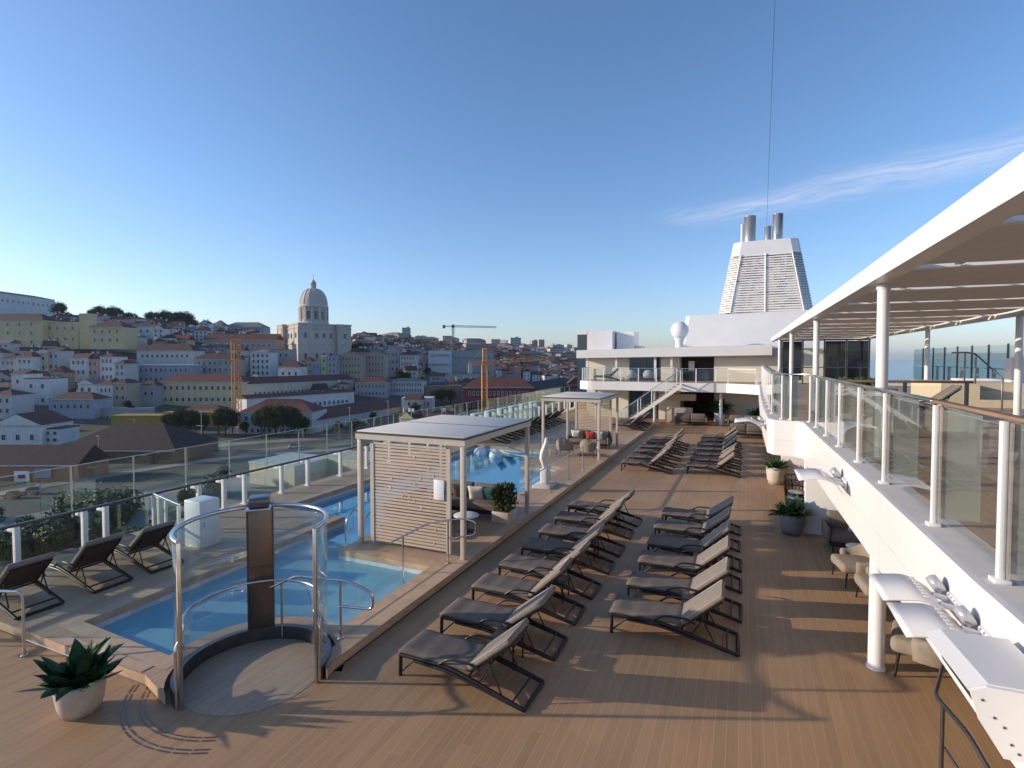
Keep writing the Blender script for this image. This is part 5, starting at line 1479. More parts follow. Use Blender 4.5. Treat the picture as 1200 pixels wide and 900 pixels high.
key('white house with red dormer roof second from the mid left edge', 19, 38, 418, 440, 306, 'white', 'roof_red', 'hip', 3, 3, 2, chim=2)
key('cream house third from the mid left edge', 39, 55, 414, 437, 312, 'cream', 'roof_grey', 'gable', 2, 2, 2)
key('pale grey house left of the white house with two rows of windows', 56, 69, 411, 436, 314, 'light grey', 'roof_brown', 'gable', 2, 2, 2)
# sunlit terminal on the quay, seen through the wind screen
key('low cream terminal building lit by the sun on the quay below the glass', 292, 345, 545, 570, 137, 'cream', 'f_light grey', 'flat', 0, 0, 0, zd1=131, depth=14, cat='terminal', name='terminal')
key('pale flat roofed terminal wing on the quay farther right', 372, 430, 540, 562, 143, 'cream', 'f_cream', 'flat', 0, 0, 0, zd1=136, depth=12, cat='terminal', name='terminal')

# fillers between, row by row up the hill
CN = ['white', 'white', 'white', 'light grey', 'light grey', 'cream', 'grey', 'beige', 'pink', 'blue grey', 'pale yellow']
RNm = {'roof_red': 'red', 'roof_brown': 'brown', 'roof_dark': 'dark', 'roof_grey': 'grey'}
rnd = random.Random(21)
fill = []
def ufree(x, y, r):
    return all((x - a) ** 2 + (y - c) ** 2 > (r + q) ** 2 for a, c, q in FOOT)
for zd in range(213, 780, 15):
    u = -80 + rnd.uniform(0, 20)
    umax = 535 if zd < 365 else 585 if zd < 480 else 700
    while u < umax:
        w = rnd.uniform(6, 12.5); wpx = w * F / zd
        dz = rnd.uniform(-7, 7)
        p = D(u + wpx / 2, 420, zd + dz)
        u += wpx + rnd.uniform(-1, 4)
        if zd > 430 and u < 110: continue
        if 100 < u < 245 and zd > 445: continue
        if 310 < u < 425 and zd > 370: continue
        g = terr(p.x, p.y)
        if g < -25.5 and 190 < u < 480: continue
        if g < -25.5 and u < 190 and zd < 215: continue
        if not ufree(p.x, p.y, w * .36): continue
        hgt = rnd.uniform(6.5, 10.5) if zd < 420 else rnd.uniform(6, 9)
        yt = HOR - (g + hgt + 2.5 - EYE) / zd * F
        if any(k[7] > zd and k[2] - wpx * .4 < u - wpx / 2 < k[3] + wpx * .4 and k[4] - 3 < yt < k[5] - 9 for k in KEYS): continue
        fill.append((u - wpx / 2, zd, p, g, w, hgt)); FOOT.append((p.x, p.y, w * .42))
fill.sort(key=lambda q: -(q[4] * q[5]) / q[1] ** 2)
far_fill = fill[225:]; fill = fill[:225]
# the rest of the hillside, too many and too small to tell apart: one mass of roofs and walls
mass = MB(); mm = ['f_white', 'f_light grey', 'f_cream', 'f_grey', 'f_beige', 'f_pink', 'win', 'roof_red', 'roof_brown', 'roof_dark', 'roof_grey']
for (u, zd, p, g, w, hgt) in far_fill:
    T = Matrix.Translation((p.x, p.y, g)) @ Matrix.Rotation(PSI - math.atan((u - 600) / 625) * .6 + rnd.uniform(-.45, .45), 4, 'Z')
    d = rnd.uniform(7, 11); ci = rnd.choice((0, 0, 0, 1, 1, 2, 3, 4, 5)); x, y = w / 2, d / 2
    mass.add([(a, c, z) for z in (-3, hgt) for a, c in ((-x, -y), (x, -y), (x, y), (-x, y))], [(0, 1, 5, 4), (1, 2, 6, 5), (2, 3, 7, 6), (3, 0, 4, 7)], ci, False, T)
    rm = roof_mesh(w, d, hgt, rnd.uniform(1.8, 3.4), rnd.choice(['hip', 'gable', 'gable', 'gablef']))
    mass.add(rm.v, rm.f, rnd.choice((7, 7, 8, 8, 9, 10)), False, T)
    ns_ = 2 if hgt < 8 else 3; nx_ = max(1, int(w / 3))
    for i in range(nx_):
        for j in range(ns_):
            if rnd.random() < .12: continue
            cx_ = -x + w * (i + .5) / nx_; cz_ = hgt * (j + .5) / ns_
            mass.add([(cx_ + a, -y - .02, cz_ + c) for a, c in ((-.45, -.7), (.45, -.7), (.45, .7), (-.45, .7))], [(0, 1, 2, 3)], 6, False, T)
tag(mass.build('hillside_roofs', mm), None, None, None, 'stuff')
recs = []
for i, (u, zd, p, g, w, hgt) in enumerate(fill):
    col = rnd.choice(CN); rf = rnd.choice(['roof_red', 'roof_red', 'roof_brown', 'roof_brown', 'roof_dark', 'roof_grey'])
    kd = rnd.choice(['hip', 'hip', 'gable', 'gable', 'gablef'])
    t = house('x', (p.x, p.y, g), w, rnd.uniform(7, 11), hgt, PSI - math.atan((u - 600) / 625) * .6 + rnd.uniform(-.45, .45), col, rf, kd, rnd.uniform(1.8, 3.8),
              max(1, int(w / 3.2)), 2 if hgt < 8.5 else 3, group='houses stacked up the hillside', seed=i + 1, wins=zd < 470, chim=rnd.choice([0, 1, 2, 2]))
    if rnd.random() < .5:
        aw, ah = w * rnd.uniform(.3, .55), hgt * rnd.uniform(.5, .85); sx_ = rnd.choice((-1, 1)) * w * .4
        a_ = MB(); a_.box((sx_, -6.2, ah / 2 - 1.5), (aw, 4.2, ah + 3)); an_ = a_.build('annex', 'f_' + rnd.choice(CN), t)
        a_ = MB(); a_.add([(sx_ - aw / 2 - .2, -8.6, ah), (sx_ + aw / 2 + .2, -8.6, ah), (sx_ + aw / 2 + .2, -4.1, ah + .9), (sx_ - aw / 2 - .2, -4.1, ah + .9), (sx_ - aw / 2 - .2, -8.6, ah - .15), (sx_ + aw / 2 + .2, -8.6, ah - .15), (sx_ + aw / 2 + .2, -4.1, ah - .15), (sx_ - aw / 2 - .2, -4.1, ah - .15)], [(0, 1, 2, 3), (4, 7, 6, 5), (0, 4, 5, 1), (1, 5, 6, 2), (2, 6, 7, 3), (3, 7, 4, 0)]); a_.build('annex_roof', rnd.choice(['roof_red', 'roof_brown', 'roof_grey']), an_)
        if zd < 420:
            o_ = bpy.data.objects.new('window', window_mesh(.9, 1.3)); COL.objects.link(o_); o_.parent = an_; o_.location = (sx_, -8.32, ah * .55)
    f_ = HOR - (g + hgt * .6 - EYE) / zd * F
    best = min(KEYS, key=lambda k: (k[0] - u) ** 2 + (1.5 * (k[1] - f_)) ** 2)
    rel = ('just above' if f_ < best[4] else 'just below' if f_ > best[5] else 'left of' if u < best[0] else 'right of')
    recs.append([t, col, RNm[rf], rel, best[6]['label'], u])
from collections import defaultdict
grp = defaultdict(list)
for r in recs: grp[(r[1], r[2], r[3], r[4])].append(r)
def short(l, n):
    w = l.split()
    stop = {'with', 'and', 'a', 'the', 'of', 'right', 'left', 'in', 'below', 'to', 'at', 'between', 'behind', 'under', 'beside', 'by', 'one', 'two', 'above', 'on', 'from', 'high'}
    w = w[:n]
    while w and w[-1] in stop: w.pop()
    return ' '.join(w)
for (col, rf, rel, lab), rs in grp.items():
    rs.sort(key=lambda r: r[5])
    for i, r in enumerate(rs):
        o = '' if len(rs) == 1 else (ordw(i) + ' from left, ')
        q = '%s%s house with %s roof %s ' % (o, col, rf, rel)
        r[0]['label'] = q + short(lab, 15 - len(q.split()) - 1)
seen = defaultdict(int)
for r in recs:
    l = r[0]['label']; seen[l] += 1
    if seen[l] > 1: r[0]['label'] = l.replace(' house', ' house, %s up,' % ordw(seen[l] - 1))
# distant town, tiny on the skyline
rnd = random.Random(77); far = []
for i in range(150):
    zd = rnd.uniform(640, 1700); u = rnd.uniform(455, 705)
    p = D(u, 420, zd); g = terr(p.x, p.y); w = rnd.uniform(10, 30); hh = rnd.uniform(7, 16) if rnd.random() < .8 else rnd.uniform(18, 34)
    if zd < 900: hh = min(hh, 14)
    far.append((u, p, g, w, hh))
far.sort(key=lambda q: q[0])
for i, (u, p, g, w, hh) in enumerate(far):
    col = rnd.choice(['white', 'light grey', 'cream', 'grey', 'beige', 'pink', 'blue grey'])
    t = thing('distant_building', 'small distant %s town building far beyond the cranes under the skyline' % col, 'building', (p.x, p.y, g), PSI + rnd.uniform(-.5, .5), 'distant buildings beyond the cranes, %s' % col)
    b = MB(); dd = rnd.uniform(10, 20); b.box((0, 0, hh / 2 - 2), (w, dd, hh + 4))
    if rnd.random() < .5: b.box((rnd.uniform(-.2, .2) * w, 0, hh + 1), (w * .3, dd * .4, 2))
    for j in range(int(hh / 3.2)): b.box((0, 0, 1.6 + 3.2 * j), (w * .86, dd + .2, 1.2), None, 1)
    b.build('block', ['f_' + col, 'win'], t)
    if hh < 17:
        roof_mesh(w, dd, hh, 2.5, 'hip').build('roof', [rnd.choice(['roof_red', 'roof_brown', 'roof_grey']), 'f_light grey'], t)

# domed church
cz = D(364, 409, 405); t = thing('domed_church', 'pale stone baroque church with great dome and lantern on the hill', 'church', (0, 0, 0), PSI + R(44))
c0 = D(350, 409, 388); ax = Vector((math.cos(PSI + R(44)), math.sin(PSI + R(44)))); nr = Vector((-ax.y, ax.x)); S = 41.0
cc = Vector((c0.x, c0.y)) + ax * S / 2 + nr * S / 2
ZB = -4.0; t.location = (cc.x, cc.y, ZB); FOOT.append((cc.x, cc.y, 34))
HB = 30.6 - ZB
b = MB(); b.box((0, 0, HB / 2), (S - 6, S - 6, HB)); 
for sx in (-1, 1):
    for sy in (-1, 1): b.box((sx * (S / 2 - 5.5), sy * (S / 2 - 5.5), HB / 2), (11, 11, HB - .02))
b.build('wall', 'stone', t)
b = MB()
for z, hh in ((HB - .6, 1.2), (HB - 3.5, .5), (HB * .56, .8)):
    b.box((0, 0, z), (S - 4.9, S - 4.9, hh))
    for sx in (-1, 1):
        for sy in (-1, 1): b.box((sx * (S / 2 - 5.5), sy * (S / 2 - 5.5), z + .02), (12.1, 12.1, hh))
for sx in (-1, 1):
    for q in (-5, 5):
        for k in (-1, 1): pass
for s in (-1, 1):
    for q in (-19.6, -12, -8.5, 8.5, 12, 19.6):
        yy = S / 2 + .05 if abs(q) > 10.4 else S / 2 - 2.9
        b.box((q, s * yy, HB / 2 - 1), (1.3, .6, HB - 2.5)); b.box((s * yy, q, HB / 2 - 1), (.6, 1.3, HB - 2.5))
b.build('cornice', 'stone', t)
for q, yy in ((-15.5, S / 2), (15.5, S / 2), (0, S / 2 - 3), (-5.5, S / 2 - 3), (5.5, S / 2 - 3)):
    for z, wh in ((HB * .30, 4.0), (HB * .74, 3.6)):
        for sd in (0, 1):
            o = bpy.data.objects.new('window', window_mesh(2.0, wh)); COL.objects.link(o); o.parent = t
            if sd == 0: o.location = (q, -yy - .1, z)
            else: o.location = (-yy - .1, q, z); o.rotation_euler = (0, 0, -PI / 2)
rd = 10.2; zd0 = HB; zd1 = 45.5 - ZB
b = MB(); b.lathe([(rd + 1, zd0), (rd + 1, zd0 + 2.2), (rd, zd0 + 2.4), (rd, zd1 - 2.0), (rd + .8, zd1 - 1.7), (rd + .8, zd1 - .6), (rd + .2, zd1)], 48); d = b.build('drum', 'stone', t)
for k in range(12):
    a = R(15 + 30 * k)
    o = bpy.data.objects.new('window', window_mesh(2.4, 6.0)); COL.objects.link(o); o.parent = d; o.location = ((rd + .0) * math.cos(a), (rd + .0) * math.sin(a), zd0 + 7); o.rotation_euler = (0, 0, a + PI / 2)
    q = MB(); q.box((rd * math.cos(a + R(15)), rd * math.sin(a + R(15)), (zd0 + zd1) / 2 + .3), (1.4, 1.8, zd1 - zd0 - 4.5), a + R(15)); q.build('pilaster', 'stone', d)
zt_ = 58.5 - ZB
b = MB(); b.lathe([(rd + .1, zd1)] + [(1.9 + (rd - 1.9) * math.cos(R(a)) ** .85 if a < 89 else 1.9, zd1 + (zt_ - zd1) * math.sin(R(a))) for a in range(5, 91, 8)], 48)
for k in range(16):
    a = 2 * PI * k / 16
    b.tube([((1.95 + (rd - 1.9) * math.cos(R(q)) ** .85) * math.cos(a), (1.95 + (rd - 1.9) * math.cos(R(q)) ** .85) * math.sin(a), zd1 + (zt_ - zd1) * math.sin(R(q))) for q in range(2, 86, 9)], .28, 5)
b.build('dome', 'stone', t)
b = MB(); b.lathe([(2.6, zt_ - .5), (2.6, zt_ + .4), (1.9, zt_ + .5), (1.8, zt_ + 4), (2.3, zt_ + 4.2), (2.2, zt_ + 4.7), (1.3, zt_ + 6.2), (.35, zt_ + 7.2), (.3, zt_ + 8), (.01, zt_ + 8.2)], 20)
for k in range(8): b.box((1.85 * math.cos(k * PI / 4), 1.85 * math.sin(k * PI / 4), zt_ + 2.3), (.5, .5, 3.4), k * PI / 4)
b.tube([(0, 0, zt_ + 8), (0, 0, zt_ + 11)], .15, 5); b.box((0, 0, zt_ + 10.1), (1.2, .2, .2))
b.build('lantern', 'stone', t)

# cranes
def lattice(mb, p0, p1, w, n, r=.13):
    p0, p1 = Vector(p0), Vector(p1); d = (p1 - p0)
    up = Vector((0, 0, 1)) if abs(d.normalized().z) < .9 else Vector((1, 0, 0))
    s = d.cross(up).normalized() * w / 2; u2 = s.cross(d).normalized() * w / 2
    cs = [s + u2, s - u2, -s - u2, -s + u2]
    for c in cs: mb.tube([p0 + c, p1 + c], r, 4)
    for i in range(n):
        a = p0 + d * i / n; c2 = p0 + d * (i + 1) / n
        for k in range(4):
            q, q2 = cs[k], cs[(k + 1) % 4]
            if i % 2: q, q2 = q2, q
            mb.tube([a + q, c2 + q2], r * .6, 4)
p = D(278, 508, 236); zt2 = D(278, 399, 236).z
t = thing('tower_crane', 'orange lattice crane mast rising before the long yellow building', 'crane', (p.x, p.y, ZG), PSI)
H_ = zt2 - ZG
b = MB(); lattice(b, (0, 0, 0), (0, 0, H_), 2.6, 22, .2); b.build('mast', 'crane', t)
b = MB(); b.box((0, 0, 1), (5, 5, 2)); b.build('base', 'f_light grey', t)
b = MB(); b.box((0, 0, H_ + .4), (3.2, 3.2, .8)); b.box((0, 0, H_ - 9), (3.4, 3.4, .6)); b.build('platform', 'crane', t)
p = D(568, 500, 248); zt2 = D(568, 408, 248).z; zj = D(568, 428, 248).z
t = thing('tower_crane', 'tall orange tower crane with long jib before the dark red building', 'crane', (p.x, p.y, ZG), PSI + R(8))
b = MB(); lattice(b, (0, 0, 0), (0, 0, zj - ZG), 2.4, 20, .2); b.build('mast', 'crane', t)
b = MB(); lattice(b, (0, 0, zj - ZG), (0, 0, zt2 - ZG), 1.5, 6, .18); b.build('apex', 'crane', t)
b = MB(); lattice(b, (0, 0, zj - ZG + 1), (36, 14, zj - ZG + 3.6), 1.5, 22, .14); b.build('jib', 'crane', t)
b = MB(); lattice(b, (0, 0, zj - ZG + .8), (-7.5, -2.5, zj - ZG + .8), 1.4, 5, .14); b.build('counter_jib', 'crane', t)
b = MB(); b.box((-6.8, -2.3, zj - ZG - 1.4), (1.9, 1.6, 4.6)); b.build('counterweight', 'f_cream', t)
b = MB(); b.box((1.2, -.9, zj - ZG - .8), (1.6, 1.6, 2.2)); b.build('cab', 'crane', t)
b = MB(); b.tube([(0, 0, zt2 - ZG), (24, 9.3, zj - ZG + 3.6)], .06, 4); b.tube([(0, 0, zt2 - ZG), (-6.8, -2.3, zj - ZG + 1.2)], .06, 4); b.build('stay', 'crane', t)
p = D(531, 415, 520); zt2 = D(531, 383, 520).z
t = thing('tower_crane', 'distant grey flat top crane on the skyline right of the church', 'crane', (p.x, p.y, terr(p.x, p.y)), PSI)
g = t.location.z
b = MB(); lattice(b, (0, 0, 0), (0, 0, zt2 - g), 1.7, 18, .22); b.build('mast', 'crane_grey', t)
b = MB(); lattice(b, (0, 0, zt2 - g + .6), (42, 5, zt2 - g), 1.4, 22, .17); b.build('jib', 'crane_grey', t)
b = MB(); b.box((-5, 0, zt2 - g + .6), (10, 1.1, .7)); b.box((-8.8, 0, zt2 - g + .2), (2.4, 2.0, 3.2)); b.box((0, 0, zt2 - g + .6), (2.6, 2.4, 3.0)); b.build('counter_jib', 'crane_grey', t)

# trees: a few crown meshes, each tree its own trunk and crown
def crown_mesh(seed, n, shape):
    rnd = random.Random(seed); b = MB()
    blobs = []
    for k in range(shape[3]):
        a = rnd.uniform(0, 2 * PI); q = rnd.uniform(0, shape[0] * .65); z = shape[2] + rnd.uniform(-.5, .5) * shape[1]
        blobs.append((Vector((q * math.cos(a), q * math.sin(a), z)), rnd.uniform(.35, .62) * shape[0]))
    for i in range(n):
        c, r = rnd.choice(blobs)
        d = Vector((rnd.gauss(0, 1), rnd.gauss(0, 1), rnd.gauss(0, .85))).normalized()
        p = c + d * r * rnd.uniform(.55, 1.05)
        L = rnd.uniform(.03, .08) * shape[0] * 1.3
        q = d.orthogonal().normalized(); q = Matrix.Rotation(rnd.uniform(0, 6.28), 3, d) @ q
        s = d.cross(q) ; tl = (d * rnd.uniform(-.5, .8))
        b.add([p - q * L, p + s * L * .6 + tl * L, p + q * L, p - s * L * .6], [(0, 1, 2, 3)])
    return b
def trunk_mesh(seed, h, r):
    rnd = random.Random(seed); b = MB()
    b.tube([(0, 0, -.3), (.1, 0, h * .5), (0, .1, h)], [r, r * .75, r * .5], 7)
    for k in range(4):
        a = k * 1.6 + rnd.random(); z = h * rnd.uniform(.6, .95)
        b.tube([(0, .05, z), (1.0 * math.cos(a), 1.0 * math.sin(a), z + 1.0), (1.8 * math.cos(a), 1.8 * math.sin(a), z + 2.0)], [r * .45, r * .3, r * .1], 5)
    return b
TREES = {}
def tree(kind, loc, s, rz, label, group):
    if kind not in TREES:
        t = thing('tree', label, 'tree', loc, rz, group)
        if kind.startswith('round'):
            crown_mesh(len(TREES) + 3, 2800, (3.4, 3.6, 5.6, 13)).build('crown', 'crown', t); trunk_mesh(3 + len(TREES), 4.5, .26).build('trunk', 'bark', t)
        elif kind == 'cypress':
            b = MB(); r2 = random.Random(5)
            for i in range(900):
                z = r2.uniform(.6, 9); rr = 1.0 * (1 - (z / 9.2) ** 1.6) + .05; a = r2.uniform(0, 6.28); p = Vector((rr * math.cos(a), rr * math.sin(a), z))
                L = .35; q = Vector((-math.sin(a), math.cos(a), 0)); u = Vector((math.cos(a) * .3, math.sin(a) * .3, 1)).normalized()
                b.add([p - q * .12, p + u * L, p + q * .12, p - u * L], [(0, 1, 2, 3)])
            b.build('crown', 'crown', t); m_ = MB(); m_.tube([(0, 0, -.3), (0, 0, 2)], .15, 6); m_.build('trunk', 'bark', t)
        elif kind == 'bush':
            crown_mesh(11, 3600, (2.6, 1.9, 1.3, 14)).build('crown', 'leaf_olive', t); trunk_mesh(8, 1.2, .12).build('trunk', 'bark', t)
        t.scale = (s, s, s); TREES[kind] = t
        return t
    t = dup(TREES[kind], loc, rz, label, group); t.scale = (s, s, s); return t
rnd = random.Random(13)
def on_px(u, zd):
    p = D(u, 420, zd); return Vector((p.x, p.y, terr(p.x, p.y)))
GR = 'trees on the hilltop skyline'
hill = [(72, 452, 1.35), (82, 440, .8), (110, 452, 1.0), (118, 460, 1.25), (126, 452, 1.15), (134, 465, 1.2), (142, 455, 1.1), (150, 462, .9), (158, 458, .85), (178, 468, 1.0), (186, 462, 1.05), (194, 470, 1.2), (203, 464, 1.2), (211, 470, 1.3), (219, 468, 1.35), (226, 464, 1.0), (206, 440, .8), (218, 436, .8)]
for i, (u, zd, s) in enumerate(hill):
    p = on_px(u, zd)
    w = 'tall round tree standing alone beside the white monastery' if i == 0 else 'dark green tree in the skyline clump above the pale yellow house' if i < 9 else 'dark green tree in the skyline clump above the wide apartment blocks'
    tree('round%d' % (i % 3), p, s * 1.55, rnd.uniform(0, 6), w, GR + (' lone' if i == 0 else ' left' if i < 9 else ' right'))
for i, (u, zd, s) in enumerate([(416, 445, .9), (422, 452, 1.0), (430, 448, 1.0), (438, 455, .9), (444, 460, .9), (452, 540, .9), (460, 560, 1.0), (470, 555, 1.0), (480, 560, .9)]):
    tree('round%d' % (i % 3), on_px(u, zd), s, rnd.uniform(0, 6), 'dark tree on the hillside right of the domed church', 'trees right of the domed church')
for i, (u, zd, s) in enumerate([(40, 352, .8), (118, 345, .8)]):
    tree('cypress', on_px(u, zd), s, 0, ['slim dark cypress before the big yellow building', 'slim dark cypress before the pale yellow house'][i], None)
for i, (u, zd, s) in enumerate([(66, 350, .8), (76, 348, .9), (86, 346, .9), (96, 348, .9), (72, 340, .7), (30, 345, .6), (152, 300, .8), (152, 285, .8), (148, 262, .9), (153, 256, .8)]):
    tree('round%d' % (i % 3), on_px(u, zd), s * .75, rnd.uniform(0, 6), 'dark garden tree on the slope below the pale yellow wing' if i < 6 else 'dark tree in the gap left of the long yellow building', 'slope trees %d' % (i < 6))
street = [(195, 222, 1.0), (203, 218, 1.05), (212, 224, 1.2), (220, 219, 1.2), (228, 225, 1.15), (236, 222, 1.0), (255, 224, 1.25), (263, 220, 1.35), (271, 226, 1.1), (286, 222, .7), (305, 219, 1.3), (313, 217, 1.5), (322, 219, 1.5), (331, 216, 1.55), (340, 219, 1.45), (348, 218, 1.2), (357, 221, .9)]
for i, (u, zd, s) in enumerate(street):
    tree('round%d' % (i % 3), on_px(u, zd), s, rnd.uniform(0, 6), 'dark street tree in the clump before the ochre wall' if i < 6 else 'dark street tree around the foot of the orange crane mast' if i < 10 else 'big dark street tree before the pale classical building', 'street trees %d' % (0 if i < 6 else 1 if i < 10 else 2))
for i, (u, zd, s) in enumerate([(396, 219, .75), (413, 224, .8), (486, 262, 1.1), (436, 262, .6)]):
    tree('round%d' % (i % 3), on_px(u, zd), s, rnd.uniform(0, 6), ['small round street tree before the colonnaded building, left of two', 'small round street tree before the colonnaded building, right of two', 'tall dark tree before the white end pavilion', 'thin tree along the colonnaded building'][i], None)
for i, (u, zd, s) in enumerate([(598, 252, 1.2), (605, 250, 1.3), (612, 254, 1.0), (500, 420, 1.0), (476, 372, 1.3), (468, 376, 1.2), (494, 376, 1.0), (508, 330, 1.1), (518, 333, 1.2), (528, 335, 1.2)]):
    tree('round%d' % (i % 3), on_px(u, zd), s, rnd.uniform(0, 6), 'dark green tree before the dark red building' if i < 3 else 'dark tree below the white office block', 'town trees %d' % (i < 3))
# bushes and trees on the quay right below the ship's rail
for i in range(34):
    u = -60 + i * 11.5 + rnd.uniform(-5, 5)
    if 268 < u < 440: u -= 190
    zd = rnd.uniform(78, 112) if u < 230 else rnd.uniform(100, 135)
    p = D(u, 420, zd); p.z = ZG
    tree('bush' if i % 4 else 'round1', p, rnd.uniform(1.0, 1.9) if i % 4 else rnd.uniform(.55, .8), rnd.uniform(0, 6), 'leafy quay bush seen through the glass below the handrail' if i % 4 else 'small quay tree seen through the glass below the handrail', 'quay greenery %d' % (i % 4 == 0))
# street lamps
def lamp(u, ytop, ybot, label, heads=1, ZD=None):
    zd = 32.3 * F / (ybot - HOR) if ZD is None else ZD
    p = D(u, ybot, zd); h = D(u, ytop, zd).z - p.z
    t = thing('street_lamp', label, 'street lamp', (p.x, p.y, p.z))
    b = MB(); b.tube([(0, 0, 0), (0, 0, h)], [.12, .07], 8); b.build('pole', 'steel', t)
    for k in range(heads):
        dx = (k - (heads - 1) / 2) * 1.1
        b = MB(); b.tube([(0, 0, h - .1), (dx, 0, h)], .05, 6); b.box((dx, -.2, h + .03), (.5, .7, .18), None, 0, .05); b.build('lamp_head', 'f_light grey', t)
lamp(116, 511, 548, 'street lamp with pale head before the broad brown hall')
lamp(236, 499, 530, 'street lamp with three heads before the dark street trees', 3)
lamp(236.5, 482, 531, 'tall plain white mast standing beside the triple headed lamp', 1)
lamp(158, 492, 522, 'street lamp before the ochre walled yard', 1)
lamp(48, 568, 604, 'low street lamp beside the quay road seen through the glass', 1)
lamp(410, 478, 519, 'slim lamp post before the colonnaded building', 1)
lamp(455, 470, 513, 'slim lamp post near the white end pavilion', 1)
# sign boards on the salmon shed
for (x0, x1, y0, y1, mat, lab, lg) in ((17, 34, 552, 565, 'paper', 'white notice board with a red emblem on the salmon shed', True), (41, 60, 549, 560, 'f_blue grey', 'grey green shutter panel on the salmon shed', False)):
    a = D(x0, y1, 138.6); c = D(x1, y0, 138.6); w = abs(c.x - a.x) / CP
    t = thing('sign_board', lab, 'sign', ((a.x + c.x) / 2, (a.y + c.y) / 2, (a.z + c.z) / 2), PSI)
    b = MB(); b.box((0, 0, 0), (w, .15, c.z - a.z)); b.build('board', mat, t)
    if lg:
        b = MB()
        for q in (-1, 1): b.lathe([(.001, 0), (.55, 0), (.55, .04), (.001, .04)], 16, 0, Matrix.Translation((q * .45, -.08, 0)) @ Matrix.Rotation(PI / 2, 4, 'X'))
        b.build('emblem', 'pillow_red', t)
# parked cars on the quay road
def car(u, y, col, label, rz):
    zd = 32.3 * F / (y - HOR); p = D(u, y, zd)
    t = thing('parked_car', label, 'car', (p.x, p.y, ZG + .14), rz)
    b = MB(); b.box((0, 0, .62), (4.2, 1.75, .62), None, 0, .18); b.build('body', col, t)
    b = MB(); b.add([(-1.5, -.8, .9), (1.1, -.8, .9), (1.1, .8, .9), (-1.5, .8, .9), (-1.1, -.65, 1.45), (.5, -.65, 1.45), (.5, .65, 1.45), (-1.1, .65, 1.45)], [(0, 1, 5, 4), (1, 2, 6, 5), (2, 3, 7, 6), (3, 0, 4, 7), (4, 5, 6, 7)]); b.build('cabin', 'glass_dark', t)
    for sx in (-1.3, 1.3):
        for sy in (-.85, .85):
            b = MB(); b.lathe([(.001, -.1), (.32, -.1), (.32, .1), (.001, .1)], 14, 0, Matrix.Translation((sx, sy, .32)) @ Matrix.Rotation(PI / 2, 4, 'X')); b.build('wheel', 'black', t)
car(17, 585, 'pillow_red', 'red car on the quay road at the far left behind the glass', PSI + .2)
car(40, 580, 'pillow_grey', 'grey car just right of the red car behind the glass', PSI + .2)
car(100, 556, 'f_white', 'white car on the quay road below the salmon shed', PSI + .3)
car(345, 526, 'f_white', 'white car on the street before the pale classical building', PSI + .35)
car(470, 516, 'f_grey', 'grey car on the street before the white end pavilion', PSI + .4)

# ================================================================== AIR
b = MB(); b.b2(-9200, 13200, -9200, 16200, -33, 110)
m = bpy.data.materials.new('air'); m.use_nodes = True; t_ = NT(m.node_tree); t_.n.remove(t_.n['Principled BSDF'])
pv = t_.node('ShaderNodeVolumePrincipled'); pv.inputs['Density'].default_value = HAZE; pv.inputs['Color'].default_value = (.70, .84, 1.0, 1); pv.inputs['Anisotropy'].default_value = .2
t_.l.new(pv.outputs[0], t_.n['Material Output'].inputs['Volume'])
tag(b.build('haze', m), None, None, None, 'stuff')

# ================================================================== SKY, SUN, CAMERA
SUN_EL = R(15.0)
SD = Vector((-math.cos(R(22.0)), -math.sin(R(22.0)), 0)) * math.cos(SUN_EL) + Vector((0, 0, math.sin(SUN_EL)))
w = bpy.data.worlds.new('World'); scene.world = w; w.use_nodes = True
t_ = NT(w.node_tree); bg = t_.n['Background']
sky = t_.node('ShaderNodeTexSky', sky_type='NISHITA')
sky.sun_disc = False; sky.sun_elevation = SUN_EL; sky.sun_rotation = math.atan2(SD.x, SD.y)
sky.altitude = 30; sky.air_density = 1.0; sky.dust_density = 0.6; sky.ozone_density = 3.0
dirv = t_.coord('Generated')
g = t_.sep(dirv)
zz = t_.math('MAXIMUM', g[2], 0.02)
px = t_.math('DIVIDE', g[0], zz); py = t_.math('DIVIDE', g[1], zz)
# a streak of cirrus lying in the cloud plane
A = Vector((-.55, 4.19)); B = Vector((1.22, 3.30)); dv = (B - A); Lc = dv.length; dv.normalize(); nv = Vector((-dv.y, dv.x))
sx = t_.math('ADD', t_.math('MULTIPLY', t_.math('SUBTRACT', px, A.x), dv.x), t_.math('MULTIPLY', t_.math('SUBTRACT', py, A.y), dv.y))
sy = t_.math('ADD', t_.math('MULTIPLY', t_.math('SUBTRACT', px, A.x), nv.x), t_.math('MULTIPLY', t_.math('SUBTRACT', py, A.y), nv.y))
warp = t_.noise(t_.comb(px, py, 0.0), 1.6, 3)
sy2 = t_.math('ADD', sy, t_.math('MULTIPLY', t_.math('SUBTRACT', warp, .5), .55))
band = t_.math('POWER', 2.718, t_.math('MULTIPLY', t_.math('POWER', t_.math('ABSOLUTE', t_.math('DIVIDE', sy2, .26)), 2.0), -1.0))
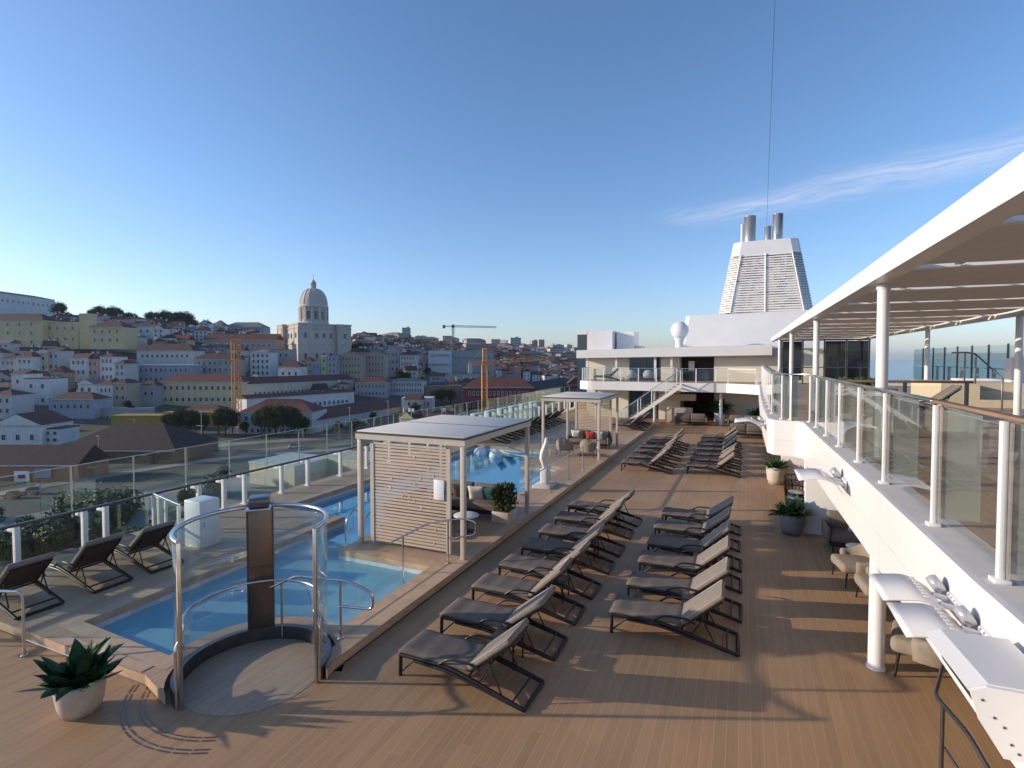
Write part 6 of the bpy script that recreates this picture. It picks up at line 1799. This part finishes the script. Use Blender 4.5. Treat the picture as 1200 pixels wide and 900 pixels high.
along_ = t_.math('MULTIPLY', t_.ramp(t_.math('DIVIDE', sx, 2.6), [(.0, (0, 0, 0)), (.10, (.75, .75, .75)), (.8, (1, 1, 1)), (1.0, (.9, .9, .9))]), 1.0)
wisp = t_.noise(t_.comb(t_.math('MULTIPLY', sx, 1.3), t_.math('MULTIPLY', sy2, 7.0), 0.0), 1.5, 6, .62)
den = t_.math('MULTIPLY', t_.math('MULTIPLY', band, along_), t_.ramp(wisp, [(.30, (0, 0, 0)), (.78, (1, 1, 1))]))
den = t_.math('MULTIPLY', den, .5, clamp=True)
hs = t_.node('ShaderNodeHueSaturation'); hs.inputs['Saturation'].default_value = 1.05
t_.put(hs.inputs['Color'], t_.mix(1.0, sky.outputs[0], (0.99, 1.0, 1.06), 'MULTIPLY'))
lowf = t_.math('POWER', 2.718, t_.math('MULTIPLY', t_.math('ABSOLUTE', g[2]), -5.5))     # thin bluish haze layer of the lower sky
skyc = t_.mix(lowf, hs.outputs[0], t_.mix(1.0, sky.outputs[0], (0.90, 0.92, 1.17), 'MULTIPLY'))
cl_col = t_.mix(den, skyc, (5.6, 5.2, 5.3))
t_.put(bg.inputs[0], cl_col)
bg.inputs[1].default_value = 0.15
ld = bpy.data.lights.new('sun', 'SUN'); ld.energy = 3.7; ld.angle = R(.53); ld.color = (1.0, .84, .66)
lo = bpy.data.objects.new('sun', ld); COL.objects.link(lo); lo.rotation_euler = SD.to_track_quat('Z', 'Y').to_euler()
cd = bpy.data.cameras.new('camera'); co_ = bpy.data.objects.new('camera', cd); COL.objects.link(co_)
co_.location = (0, 0, EYE); co_.rotation_euler = (R(90) - PIT, 0, PSI)
cd.sensor_width = 36; cd.lens = F / 1200 * 36; cd.shift_y = -(450 - CYP) / 1200; cd.clip_start = .1; cd.clip_end = 90000
scene.camera = co_
vs_ = scene.view_settings; vs_.view_transform = 'Standard'; vs_.look = 'None'; vs_.exposure = 0.45; vs_.gamma = 1.0; vs_.use_curve_mapping = False
cy = scene.cycles
cy.max_bounces = 8; cy.transparent_max_bounces = 32; cy.diffuse_bounces = 3; cy.glossy_bounces = 3; cy.caustics_reflective = False; cy.caustics_refractive = False
cy.use_denoising = True
